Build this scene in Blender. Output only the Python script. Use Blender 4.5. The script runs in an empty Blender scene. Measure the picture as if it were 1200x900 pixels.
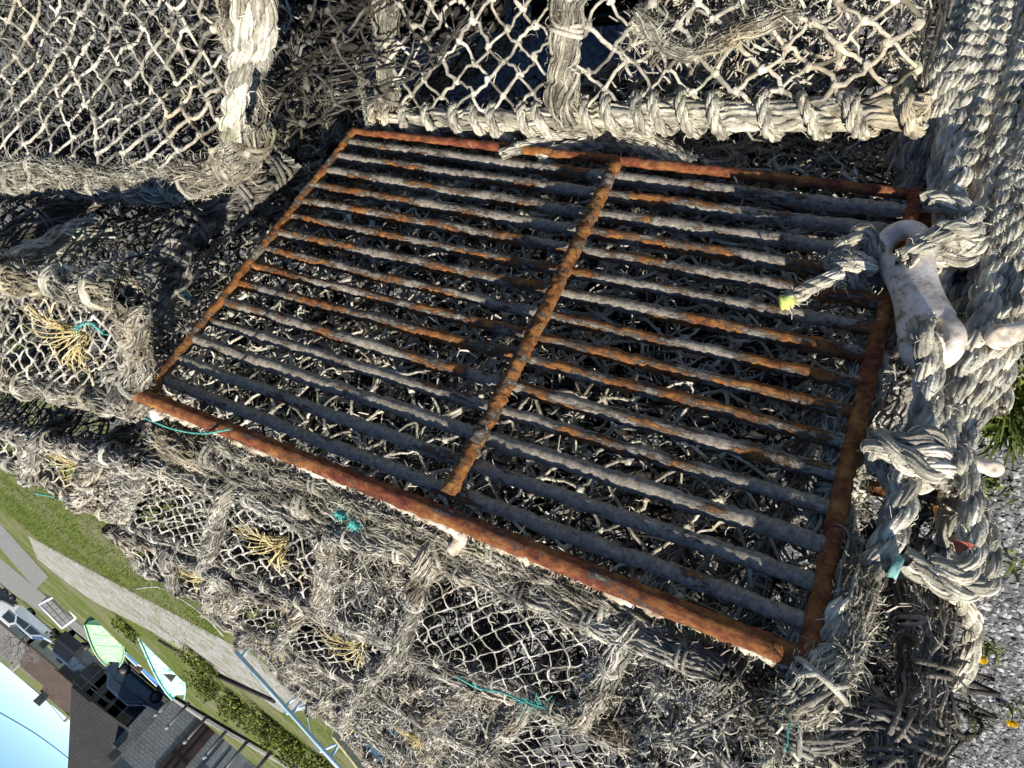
import bpy, math, random
import numpy as np
rng = np.random.default_rng(11); random.seed(5)
PI = math.pi
scene = bpy.context.scene
COL = scene.collection

# ------------------------------------------------------------------ camera
HC = 1.5                       # camera height above the gravel
FPX, PITCH, ROLL = 800.0, math.radians(38.6), math.radians(40.0)
CAM = np.array([0, 0, HC])
AX = np.array([1.0, 0, 0]); AU = np.array([0, math.sin(PITCH), math.cos(PITCH)])
AF = np.array([0, math.cos(PITCH), -math.sin(PITCH)])
cR, sR = math.cos(ROLL), math.sin(ROLL)
IR = -cR*AX - sR*AU; IU = sR*AX - cR*AU
def ray(x, y): return (x-600)*IR - (y-450)*IU + FPX*AF
def PD(x, y, d): return CAM + ray(x, y)*(d/FPX)                  # at depth d
def PZ(x, y, z):                                                # on level z (world)
    D = ray(x, y); return CAM + D*((z-HC)/D[2])
def PY(x, y, Y):
    D = ray(x, y); return CAM + D*(Y/D[1])
SL = 0.042
def zg(p): return -SL*min(p[1], 130.0)
def G(x, y):
    D = ray(x, y); return CAM + D*(-HC/(D[2]+SL*D[1]))
# wall frame of the stack
RV = np.array([.8235, .5673, 0]); NV = np.array([-.5673, .8235, 0]); ZV = np.array([0, 0, 1.0])
B0 = np.array([-.256, .348, 0]); LEAN = .30; ZB = HC-.257
def F(x, y, off=0.0):                                           # on the leaning grid plane, off towards the viewer
    D = ray(x, y); k = (-off*1.04 + LEAN*(CAM[2]-ZB) - (CAM-B0)@NV)/(D@NV - LEAN*D[2]); return CAM + D*k
def W(s, t, z): return B0 + RV*s + NV*t + ZV*z
NF = -(NV - LEAN*ZV); NF /= np.linalg.norm(NF)                  # normal of the grid face, towards the viewer

cam = bpy.data.cameras.new('camera'); camo = bpy.data.objects.new('camera', cam); COL.objects.link(camo)
cam.sensor_width = 36; cam.lens = 36*FPX/1200; cam.clip_start = .02; cam.clip_end = 3000
from mathutils import Matrix, Vector
M = Matrix.Identity(4)
for i, v in enumerate((IR, IU, -AF)):
    for j in range(3): M[j][i] = v[j]
M[2][3] = HC
camo.matrix_world = M; scene.camera = camo

# ------------------------------------------------------------------ light
SUNV = NV*.13 - RV*.48 + ZV*.85; SUNV /= np.linalg.norm(SUNV)
sun = bpy.data.lights.new('sun', 'SUN'); sun.energy = 4.7; sun.angle = math.radians(.53); sun.color = (1, .95, .86)
suno = bpy.data.objects.new('sun', sun); COL.objects.link(suno)
suno.rotation_euler = Vector(SUNV).to_track_quat('Z', 'Y').to_euler()
w = bpy.data.worlds.new('World'); scene.world = w; w.use_nodes = True
nt = w.node_tree; sky = nt.nodes.new('ShaderNodeTexSky'); sky.sky_type = 'NISHITA'; sky.sun_disc = False
sky.sun_elevation = math.asin(SUNV[2]); sky.sun_rotation = math.atan2(SUNV[0], SUNV[1])
sky.altitude = 7000; sky.air_density = .9; sky.dust_density = 0; sky.ozone_density = 4
bg = nt.nodes['Background']; bg.inputs[1].default_value = .122; nt.links.new(sky.outputs[0], bg.inputs[0])
vs = scene.view_settings; vs.view_transform = 'Standard'; vs.look = 'None'; vs.gamma = 1; vs.exposure = .72

# ------------------------------------------------------------------ materials
def mat(name, rough=.9, spec=.2):
    m = bpy.data.materials.new(name); m.use_nodes = True; n = m.node_tree
    b = n.nodes['Principled BSDF']; b.inputs['Roughness'].default_value = rough
    b.inputs['Specular IOR Level'].default_value = spec
    return m, n, b
def noise(n, scale, detail=4, rough=.6, stretch=None):
    tc = n.nodes.new('ShaderNodeTexCoord'); t = n.nodes.new('ShaderNodeTexNoise')
    t.inputs['Scale'].default_value = scale; t.inputs['Detail'].default_value = detail; t.inputs['Roughness'].default_value = rough
    if stretch:
        mp = n.nodes.new('ShaderNodeMapping'); mp.inputs['Scale'].default_value = stretch
        n.links.new(tc.outputs['Object'], mp.inputs[0]); n.links.new(mp.outputs[0], t.inputs['Vector'])
    else: n.links.new(tc.outputs['Object'], t.inputs['Vector'])
    return t.outputs['Fac']
def ramp(n, fac, stops):
    r = n.nodes.new('ShaderNodeValToRGB'); e = r.color_ramp.elements
    while len(e) < len(stops): e.new(.5)
    for k, (p, c) in enumerate(stops): e[k].position = p; e[k].color = (*c, 1)
    n.links.new(fac, r.inputs[0]); return r.outputs[0]
def mix(n, fac, a, b, mode='MIX'):
    x = n.nodes.new('ShaderNodeMix'); x.data_type = 'RGBA'; x.blend_type = mode
    if isinstance(fac, (int, float)): x.inputs[0].default_value = fac
    else: n.links.new(fac, x.inputs[0])
    for k, v in ((6, a), (7, b)):
        if isinstance(v, tuple): x.inputs[k].default_value = (*v, 1)
        else: n.links.new(v, x.inputs[k])
    return x.outputs[2]
def bump(n, b, h, dist=.002, strength=.6):
    x = n.nodes.new('ShaderNodeBump'); x.inputs['Distance'].default_value = dist; x.inputs['Strength'].default_value = strength
    n.links.new(h, x.inputs['Height']); n.links.new(x.outputs[0], b.inputs['Normal'])
def tintcol(n, col, lo=.55, hi=1.3):
    a = n.nodes.new('ShaderNodeAttribute'); a.attribute_name = 'tint'
    r = ramp(n, a.outputs['Fac'], [(0, (lo, lo, lo)), (1, (hi, hi, hi))])
    return mix(n, 1.0, col, r, 'MULTIPLY')
def fibre(name, stops, sc=55, lo=.35, hi=1.3):
    m, n, b = mat(name, 1.0, .05)
    f = noise(n, sc, 5, .65)
    c = tintcol(n, ramp(n, f, stops), lo, hi)
    c = mix(n, ramp(n, noise(n, 7, 5, .7), [(.50, (0, 0, 0)), (.64, (.5, .5, .5))]), c, mix(n, 1.0, c, (.86, .70, .47), 'MULTIPLY'))   # mud and weed stains
    c = mix(n, ramp(n, noise(n, 11, 4, .7), [(.60, (0, 0, 0)), (.68, (.6, .6, .6))]), c, mix(n, 1.0, c, (.70, .78, .55), 'MULTIPLY'))
    n.links.new(c, b.inputs['Base Color']); bump(n, b, noise(n, 420, 3), .0015, .8)
    return m
ROPE = fibre('weathered_rope', [(.28, (.14, .13, .105)), (.44, (.42, .39, .31)), (.62, (.70, .66, .53))], 55, .45)
WOOL = fibre('frayed_rope', [(.30, (.085, .075, .058)), (.46, (.30, .28, .22)), (.65, (.58, .545, .44))], 40)
TOPW = fibre('grey_frayed_rope', [(.30, (.05, .046, .038)), (.45, (.29, .268, .22)), (.62, (.60, .565, .475))], 30)
TOPN = fibre('grey_net_twine', [(.32, (.14, .13, .11)), (.47, (.42, .395, .335)), (.66, (.66, .63, .54))], 50)
GREYR = fibre('dirty_shaded_rope', [(.28, (.07, .066, .058)), (.48, (.22, .205, .178)), (.70, (.44, .415, .36))], 40)  # also the darker copy for ropes in shade, shade put into the colour
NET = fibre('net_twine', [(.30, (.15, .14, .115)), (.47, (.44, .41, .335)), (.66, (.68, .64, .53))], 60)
DNET = fibre('shade_dark_net_twine', [(.3, (.025, .024, .02)), (.5, (.075, .07, .06)), (.74, (.22, .21, .175))], 50)  # dark copy of the net twine; shade inside the pots put into its colour
YEL = fibre('yellow_twine', [(.30, (.36, .27, .11)), (.46, (.58, .49, .24)), (.66, (.72, .65, .44))], 30, .6, 1.25)
TEAL = fibre('teal_twine', [(.3, (.05, .28, .24)), (.6, (.16, .52, .44))], 40)
def along(n, scale, detail, rough, k, seed=0.0):
    """noise drawn out along the bars of the grid"""
    tc = n.nodes.new('ShaderNodeTexCoord'); mp = n.nodes.new('ShaderNodeMapping'); mp.vector_type = 'TEXTURE'
    mp.inputs['Location'].default_value = (seed, seed*.7, 0); mp.inputs['Rotation'].default_value = (0, 0, math.atan2(RV[1], RV[0])); mp.inputs['Scale'].default_value = (k, 1, 1)
    t = n.nodes.new('ShaderNodeTexNoise'); t.inputs['Scale'].default_value = scale; t.inputs['Detail'].default_value = detail; t.inputs['Roughness'].default_value = rough
    n.links.new(tc.outputs['Object'], mp.inputs[0]); n.links.new(mp.outputs[0], t.inputs['Vector']); return t.outputs['Fac']
def rustmat(name, greyamt, red=False, seed=0.0, k=3.2):
    m, n, b = mat(name, .85, .25)
    f1 = along(n, 46, 8, .76, k, seed); f2 = noise(n, 210, 8, .82); f3 = along(n, 120, 5, .7, 1.6, seed+2)
    rust = ramp(n, f3, [(.28, (.045, .020, .013)), (.42, (.21, .078, .030)), (.54, (.40, .165, .045)), (.67, (.52, .27, .08)), (.82, (.52, .37, .20))] if not red else
                [(.28, (.035, .014, .011)), (.43, (.15, .042, .024)), (.55, (.27, .080, .036)), (.66, (.37, .145, .055)), (.80, (.50, .36, .24))])
    grey = ramp(n, f2, [(.33, (.075, .06, .045)), (.43, (.25, .215, .17)), (.54, (.38, .335, .27)), (.68, (.62, .56, .46))])
    if red:
        big = along(n, 16, 5, .7, 2.0, seed+5); rust = mix(n, ramp(n, big, [(.44, (0, 0, 0)), (.60, (1, 1, 1))]), rust, ramp(n, f3, [(.30, (.06, .025, .014)), (.48, (.30, .115, .032)), (.68, (.50, .26, .08))]))
    kk = ramp(n, f1, [(greyamt-.02, (0, 0, 0)), (greyamt+.025, (1, 1, 1))])
    c = mix(n, kk, grey, rust)
    edge = ramp(n, f1, [(greyamt-.055, (0, 0, 0)), (greyamt-.02, (.7, .7, .7)), (greyamt+.01, (0, 0, 0))])   # dark lip where the scale has broken off
    c = mix(n, edge, c, (.025, .02, .018))
    sp = ramp(n, noise(n, 75, 6, .8), [(.63, (0, 0, 0)), (.69, (1, 1, 1))])
    c = mix(n, sp, c, (.50, .47, .40))
    n.links.new(c, b.inputs['Base Color'])
    h = mix(n, .5, f2, kk); bump(n, b, h, .006, 1.0)
    return m
RUST = rustmat('rusty_steel', .385, True); SLAT = rustmat('grey_scaled_steel', .52); RUST2 = rustmat('flaking_rust', .455)
def plain(name, c, rough=.6, var=.25, sc=8, spec=.3):
    m, n, b = mat(name, rough, spec)
    f = noise(n, sc, 5, .6)
    n.links.new(ramp(n, f, [(.3, tuple(v*(1-var) for v in c)), (.7, tuple(min(1, v*(1+var)) for v in c))]), b.inputs['Base Color'])
    return m
def plastic():
    m, n, b = mat('white_plastic', .42, .5)
    f = noise(n, 55, 6, .7)
    c = ramp(n, f, [(.36, (.24, .16, .09)), (.45, (.66, .56, .45)), (.58, (.86, .79, .70))])
    c = mix(n, ramp(n, noise(n, 140, 4), [(.64, (0, 0, 0)), (.72, (.8, .8, .8))]), c, (.16, .11, .07))
    c = mix(n, ramp(n, noise(n, 22, 5, .7), [(.45, (0, 0, 0)), (.65, (.7, .7, .7))]), c, mix(n, 1.0, c, (.78, .62, .46), 'MULTIPLY')); n.links.new(c, b.inputs['Base Color']); bump(n, b, noise(n, 200, 4), .001, .5)
    b.inputs['Subsurface Weight'].default_value = .15; b.inputs['Subsurface Radius'].default_value = (.01, .008, .006)
    return m
PLAST = plastic()

# ------------------------------------------------------------------ mesh helpers
class MB:
    def __init__(s): s.V = []; s.Q = []; s.T = []; s.t = []; s.n = 0
    def add(s, V, Q=None, T=None, tint=.5):
        V = np.asarray(V, float).reshape(-1, 3)
        if Q is not None and len(Q): s.Q.append(np.asarray(Q).reshape(-1, 4)+s.n)
        if T is not None and len(T): s.T.append(np.asarray(T).reshape(-1, 3)+s.n)
        s.t.append(np.broadcast_to(np.asarray(tint, float), (len(V),)).copy()); s.V.append(V); s.n += len(V)
    def build(s, name, m, parent=None, loc=None, smooth=True):
        V = np.concatenate(s.V); t = np.concatenate(s.t)
        if parent is not None: off = np.array(parent['_w'])
        elif loc is not None: off = np.array(loc, float)
        else: off = np.array([V[:, 0].mean(), V[:, 1].mean(), V[:, 2].min()])
        V = V-off
        Q = np.concatenate(s.Q) if s.Q else np.zeros((0, 4), int); T = np.concatenate(s.T) if s.T else np.zeros((0, 3), int)
        me = bpy.data.meshes.new(name); me.vertices.add(len(V)); me.vertices.foreach_set('co', V.astype(np.float32).ravel())
        nl = len(Q)*4+len(T)*3; me.loops.add(nl); me.loops.foreach_set('vertex_index', np.concatenate([Q.ravel(), T.ravel()]).astype(np.int32))
        me.polygons.add(len(Q)+len(T))
        st = np.concatenate([np.arange(len(Q))*4, len(Q)*4+np.arange(len(T))*3]).astype(np.int32)
        me.polygons.foreach_set('loop_start', st)
        me.polygons.foreach_set('use_smooth', np.full(len(Q)+len(T), smooth))
        a = me.attributes.new('tint', 'FLOAT', 'POINT'); a.data.foreach_set('value', t.astype(np.float32))
        me.update(calc_edges=True); me.validate()
        me.materials.append(m)
        o = bpy.data.objects.new(name, me); COL.objects.link(o)
        if parent is not None: o.parent = parent; o['_w'] = [float(v) for v in off]
        else: o.location = off; o['_w'] = [float(v) for v in off]
        return o
def tag(o, label=None, cat=None, group=None, kind=None):
    if label: o['label'] = label
    if cat: o['category'] = cat
    if group: o['group'] = group
    if kind: o['kind'] = kind
    return o
def thing(name, label, cat, loc, group=None):
    o = bpy.data.objects.new(name, None); COL.objects.link(o); o.empty_display_size = .05
    o.location = loc; o['_w'] = [float(v) for v in loc]
    return tag(o, label, cat, group)
def unit(v): return v/np.maximum(np.linalg.norm(v, axis=-1, keepdims=True), 1e-9)
def frames(P):
    Tn = np.gradient(P, axis=1); Tn = unit(Tn)
    m, n, _ = P.shape
    a = np.eye(3)[np.argmin(np.abs(Tn[:, 0]), axis=1)]
    N = np.zeros_like(P); cur = a
    for j in range(n):
        cur = unit(cur-(cur*Tn[:, j]).sum(1, keepdims=True)*Tn[:, j]); N[:, j] = cur
    return Tn, N, np.cross(Tn, N)
def tubes(mb, P, R, k=5, tint=None, lump=0.0, caps=False):
    P = np.asarray(P, float)
    if P.ndim == 2: P = P[None]
    m, n, _ = P.shape
    R = np.broadcast_to(np.asarray(R, float), (m, n))
    _, N, B = frames(P)
    a = np.arange(k)*2*PI/k
    rr = R[:, :, None]*(1+lump*rng.standard_normal((m, n, k))) if lump else np.repeat(R[:, :, None], k, 2)
    V = P[:, :, None]+rr[..., None]*(np.cos(a)[None, None, :, None]*N[:, :, None]+np.sin(a)[None, None, :, None]*B[:, :, None])
    idx = np.arange(m*n*k).reshape(m, n, k)
    q = np.stack([idx[:, :-1], np.roll(idx, -1, 2)[:, :-1], np.roll(idx, -1, 2)[:, 1:], idx[:, 1:]], -1).reshape(-1, 4)
    if tint is None: tint = rng.random(m)
    tv = np.repeat(np.broadcast_to(np.asarray(tint, float), (m,)), n*k)
    T = []
    if caps:
        for c in range(1, k-1):
            T.append(np.stack([idx[:, 0, 0], idx[:, 0, c+1], idx[:, 0, c]], -1)); T.append(np.stack([idx[:, -1, 0], idx[:, -1, c], idx[:, -1, c+1]], -1))
        T = np.concatenate(T)
    mb.add(V.reshape(-1, 3), q, T if caps else None, tv)
def path(pts, step=.006, n=None):
    pts = np.array(pts, float)
    if len(pts) == 2: pts = np.stack([pts[0], (pts[0]+pts[1])/2, pts[1]])
    p = np.concatenate([[2*pts[0]-pts[1]], pts, [2*pts[-1]-pts[-2]]]); out = []
    for i in range(1, len(p)-2):
        t = np.linspace(0, 1, 24, endpoint=False)[:, None]
        out.append(.5*((2*p[i])+(-p[i-1]+p[i+1])*t+(2*p[i-1]-5*p[i]+4*p[i+1]-p[i+2])*t**2+(-p[i-1]+3*p[i]-3*p[i+1]+p[i+2])*t**3))
    out = np.concatenate(out+[p[-2][None]])
    L = np.concatenate([[0], np.cumsum(np.linalg.norm(np.diff(out, axis=0), axis=1))])
    if n is None: n = max(4, int(L[-1]/step)+1)
    u = np.linspace(0, L[-1], n)
    return np.stack([np.interp(u, L, out[:, c]) for c in range(3)], 1), L[-1]
def wob(m, n, amp, f, L=1.0):
    u = np.linspace(0, L, n)[None]; o = 0
    for j in range(4):
        ff = f*(.5+j*.8)*(1+.4*rng.standard_normal((m, 1))); o = o+np.sin(2*PI*ff*u+rng.random((m, 1))*2*PI)/(1+.6*j)
    return amp*o/1.6
def hairs(mb, P0, D, L, wd=.0005, seg=3, curl=.8, tint=None):
    m = len(P0); D = unit(D); L = np.broadcast_to(L, (m,))
    P = np.zeros((m, seg+1, 3)); P[:, 0] = P0; d = D
    for j in range(seg):
        d = unit(d+curl*rng.standard_normal((m, 3))*.5); P[:, j+1] = P[:, j]+d*(L/seg)[:, None]
    sd = unit(np.cross(D, rng.standard_normal((m, 3))))
    wd = np.broadcast_to(wd, (m,))
    ww = wd[:, None, None]*np.linspace(1, .45, seg+1)[None, :, None]
    V = np.stack([P-sd[:, None]*ww, P+sd[:, None]*ww], 2)
    idx = np.arange(m*(seg+1)*2).reshape(m, seg+1, 2)
    q = np.stack([idx[:, :-1, 0], idx[:, :-1, 1], idx[:, 1:, 1], idx[:, 1:, 0]], -1).reshape(-1, 4)
    if tint is None: tint = .3+.7*rng.random(m)
    mb.add(V.reshape(-1, 3), q, None, np.repeat(tint, (seg+1)*2))
HAIR = 1.0
def fuzz_path(mb, C, N, B, R, count, length, wd=.0005, curl=.8):
    count = int(count*HAIR)
    if count < 1: return
    i = rng.integers(0, len(C), count); a = rng.random(count)*2*PI
    Rr = np.broadcast_to(R, (len(C),))[i]
    d = np.cos(a)[:, None]*N[i]+np.sin(a)[:, None]*B[i]
    t = unit(np.gradient(C, axis=0))[i]
    hairs(mb, C[i]+d*Rr[:, None]*.92, d*.55+t*rng.standard_normal((count, 1))*1.1+.4*rng.standard_normal((count, 3)), length*(.25+1.0*rng.random(count)**2), wd*(.45+.9*rng.random(count)), 4, curl*1.5)
def wool(mb, pts, R, yarns=16, dens=1500, flen=.014, wraps=0, twist=14, step=.005, yr=.115, wrapr=.16):
    """a frayed, rope-bound bar: a core, wandering yarns round it, turns of lashing and loose fibres"""
    yarns = int(yarns*2.6); dens = dens*2.0
    C, L = path(pts, step); n = len(C)
    C = C+np.stack([wob(1, n, R*.22, 9, L)[0] for _ in range(3)], 1)
    _, N, B = frames(C[None]); N, B = N[0], B[0]
    Rv = R*(1+wob(1, n, .16, 14, L)[0])
    tubes(mb, C, Rv*.80, 10, .12, .10)  # dark core: shade between the yarns put into its tint
    u = np.linspace(0, L, n)[None]
    th = rng.random((yarns, 1))*2*PI+u*twist*(1+.35*rng.standard_normal((yarns, 1)))+wob(yarns, n, .38, 12, L)
    rho = Rv[None]*(.78+.20*rng.random((yarns, 1))+wob(yarns, n, .13, 26, L))
    P = C[None]+rho[..., None]*(np.cos(th)[..., None]*N[None]+np.sin(th)[..., None]*B[None])
    r = R*yr*(.45+.8*rng.random((yarns, 1)))*(1+wob(yarns, n, .3, 40, L))
    tubes(mb, P, r, 4, rng.random(yarns)**1.3, .12)
    for k in range(wraps):
        c0 = (k+.5+.3*(rng.random()-.5))/wraps*n; turns = rng.integers(2, 4)
        m2 = 14*turns; ph = np.linspace(0, 2*PI*turns, m2)+rng.random()*6
        ii = np.clip((c0+np.linspace(-.5, .5, m2)*turns*R*wrapr*2.1/step), 0, n-1).astype(int)
        rr = Rv[ii]*1.05+R*.05*rng.standard_normal(m2)
        Pw = C[ii]+rr[:, None]*(np.cos(ph)[:, None]*N[ii]+np.sin(ph)[:, None]*B[ii])
        tubes(mb, Pw, R*wrapr, 6, .4+.5*rng.random(), .08)
    fuzz_path(mb, C, N, B, Rv, dens*L, flen)
    return C, N, B
def rope(mb, pts, R, pitch=None, yarn=True, dens=500, flen=.008, step=None, tint=None):
    """three-strand laid rope; every strand shows its own yarns"""
    pitch = pitch or R*6.5; step = step or max(R*.32, .002)
    C, L = path(pts, step); n = len(C); _, N, B = frames(C[None]); N, B = N[0], B[0]
    u = np.linspace(0, L, n)
    for i in range(3):
        th = 2*PI*u/pitch+i*2*PI/3
        S = C+R*.50*(np.cos(th)[:, None]*N+np.sin(th)[:, None]*B)
        S = S+np.stack([wob(1, n, R*.06, 25, L)[0] for _ in range(3)], 1)
        base = (.25+.5*rng.random()) if tint is None else tint
        tubes(mb, S, R*.50*(1+wob(1, n, .07, 40, L)[0]), 8, base*.7, .03)
        if yarn:
            _, n2, b2 = frames(S[None]); Y = 7
            ph = np.arange(Y)[:, None]*2*PI/Y-2*PI*u[None]/(pitch*1.1)+wob(Y, n, .35, 20, L)
            P = S[None]+R*.45*(1+wob(Y, n, .10, 30, L))[..., None]*(np.cos(ph)[..., None]*n2+np.sin(ph)[..., None]*b2)
            tubes(mb, P, R*.17*(.7+.5*rng.random((Y, 1)))*np.ones((1, n)), 4, np.clip(base+.35*rng.standard_normal(Y), 0, 1), .1)
    fuzz_path(mb, C, N, B, R, dens*L, flen, .0004)
    return C
def bil(q, u, v):
    u = u[..., None]; v = v[..., None]
    return q[0]*(1-u)*(1-v)+q[1]*u*(1-v)+q[2]*u*v+q[3]*(1-u)*v
def net(mb, q, cu, cv, r, sag=0.0, jit=.12, warp=.012, tear=0.0, kr=2.0, hole=None, k=5, fz=0, seed=None, dirn=None):
    """diamond-mesh netting hung in the quad q (four corners); cu, cv = half-diagonals of one mesh in metres"""
    q = np.array(q, float)
    lu = (np.linalg.norm(q[1]-q[0])+np.linalg.norm(q[2]-q[3]))/2; lv = (np.linalg.norm(q[3]-q[0])+np.linalg.norm(q[2]-q[1]))/2
    nu = max(3, int(round(lu/cu))); nv = max(3, int(round(lv/cv)))
    nrm = unit(np.cross(q[1]-q[0], q[3]-q[0])) if dirn is None else dirn
    I, J = np.meshgrid(np.arange(nu+1), np.arange(nv+1), indexing='ij')
    uu = I/nu+jit*rng.standard_normal(I.shape)/nu; vv = J/nv+jit*rng.standard_normal(I.shape)/nv
    ph = rng.random((6, 3))*6.28; fr = 3+rng.random((6, 2))*9
    def pos(u, v):
        p = bil(q, u, v); sg = 16*u*(1-u)*v*(1-v)
        w3 = np.zeros(u.shape+(3,))
        for a in range(6):
            w3 += np.sin(fr[a, 0]*u+fr[a, 1]*v*1.3+ph[a][0])[..., None]*np.array([math.sin(ph[a][0]), math.cos(ph[a][1]), math.sin(ph[a][2]*2)])
        return p+nrm*(sag*sg)[..., None]+w3*warp*.35*np.minimum(1, 6*np.minimum(np.minimum(u, 1-u), np.minimum(v, 1-v)).clip(0))[..., None]
    ok = (I+J) % 2 == 0
    segs = []
    for di, dj in ((1, 1), (1, -1)):
        i0, j0 = np.where(ok); i1, j1 = i0+di, j0+dj
        g = (i1 <= nu) & (j1 >= 0) & (j1 <= nv); segs.append(np.stack([i0[g], j0[g], i1[g], j1[g]], 1))
    S = np.concatenate(segs)
    um = (S[:, 0]+S[:, 2])/2/nu; vm = (S[:, 1]+S[:, 3])/2/nv
    keep = rng.random(len(S)) >= tear
    if hole is not None: keep &= ~hole(um, vm)
    S = S[keep]; t = np.linspace(0, 1, 5)[None]
    u = uu[S[:, 0], S[:, 1]][:, None]*(1-t)+uu[S[:, 2], S[:, 3]][:, None]*t
    v = vv[S[:, 0], S[:, 1]][:, None]*(1-t)+vv[S[:, 2], S[:, 3]][:, None]*t
    P = pos(u.clip(0, 1), v.clip(0, 1)); m = len(S)
    P[:, 1:-1] += rng.standard_normal((m, 1, 3))*r*1.1+rng.standard_normal((m, 3, 3))*r*.45
    tubes(mb, P, r*(.75+.5*rng.random((m, 1)))*np.array([[1.15, .95, .9, .95, 1.15]]), k, rng.random(m), .10)
    kk = pos(uu[ok].clip(0, 1), vv[ok].clip(0, 1))
    if hole is not None: kk = kk[~hole((I/nu)[ok], (J/nv)[ok])]
    m = len(kk); dv = unit(rng.standard_normal((m, 3)))
    Pk = kk[:, None]+dv[:, None]*(np.linspace(-1, 1, 5)[None, :, None]*r*kr*1.1)
    tubes(mb, Pk, r*kr*(.7+.5*rng.random((m, 1)))*np.array([[.25, .85, 1, .85, .25]]), 6, .4+.6*rng.random(m), .18)
    if fz:
        c = int(fz*HAIR); pick = rng.integers(0, len(P), c)
        hairs(mb, P[pick, rng.integers(0, 5, c)], rng.standard_normal((c, 3)), .004+.014*rng.random(c), .0005*(.6+.8*rng.random(c)))
    return pos
def flakes(mb, q, count, size=.006, thick=.04, nrm=None, crumple=1.0):
    """dry shreds of weed and net caught in the quad q"""
    q = np.array(q, float); nrm = unit(np.cross(q[1]-q[0], q[3]-q[0])) if nrm is None else nrm
    p = bil(q, rng.random(count), rng.random(count))+nrm*(rng.standard_normal((count, 1))*thick)
    L = size*(.5+1.4*rng.random(count)**1.5*2)
    hairs(mb, p, rng.standard_normal((count, 3)), L*1.1, L*.025+.0006, 4, 1.1*crumple)
def eye(mb, c, nin, ax, r0, depth, r1=.015, ns=20, tr=.0016, off=None):
    """funnel entrance: twine running from a ring in the panel down to a small mouth at one side"""
    nin = unit(nin); e1 = unit(ax-(ax@nin)*nin); e2 = np.cross(nin, e1)
    off = np.zeros(3) if off is None else off
    a = np.arange(ns)*2*PI/ns+.12*rng.standard_normal(ns); t = np.linspace(0, 1, 9)[None, :, None]
    ring = c+r0*(np.cos(a)[:, None]*e1+.9*np.sin(a)[:, None]*e2)*(1+.12*rng.standard_normal((ns, 1)))
    mouth = c+nin*depth+off+r1*(np.cos(a)[:, None]*e1+np.sin(a)[:, None]*e2)
    P = ring[:, None]*(1-t)+mouth[:, None]*t-nin*(np.sin(PI*t)*.55*depth)
    P = P+rng.standard_normal((ns, 1, 3))*r0*.03+np.cumsum(rng.standard_normal((ns, 9, 3)), 1)*r0*.012
    tubes(mb, P, tr*(.7+.5*rng.random((ns, 1)))*np.linspace(.8, 1.15, 9)[None], 5, rng.random(ns), .15)
    for f in (2, 5):
        for k in range(0, ns, 2):
            tubes(mb, path([P[k, f], P[(k+1) % ns, f+1]], n=4)[0], tr*.7, 4, .5, .1)
    i = rng.integers(0, ns, 160); hairs(mb, P[i, rng.integers(0, 9, 160)], rng.standard_normal((160, 3)), .004+.008*rng.random(160), .0005)
def box(mb, c, h, ax=None, tint=.5):
    ax = np.eye(3) if ax is None else np.array(ax); c = np.array(c, float)
    s = np.array([[x, y, z] for x in (-1, 1) for y in (-1, 1) for z in (-1, 1)], float)*np.array(h)
    mb.add(c+s@ax, [[0, 1, 3, 2], [4, 6, 7, 5], [0, 4, 5, 1], [2, 3, 7, 6], [0, 2, 6, 4], [1, 5, 7, 3]], None, tint)
def prism(mb, poly, d, tint=.5):
    """polygon (ordered points) given thickness d (vector)"""
    p = np.array(poly, float); n = len(p); V = np.concatenate([p, p+np.array(d)])
    Q = [[i, (i+1) % n, n+(i+1) % n, n+i] for i in range(n)]
    T = [[0, i, i+1] for i in range(1, n-1)]+[[n, n+i+1, n+i] for i in range(1, n-1)]
    mb.add(V, Q, T, tint)
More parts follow.
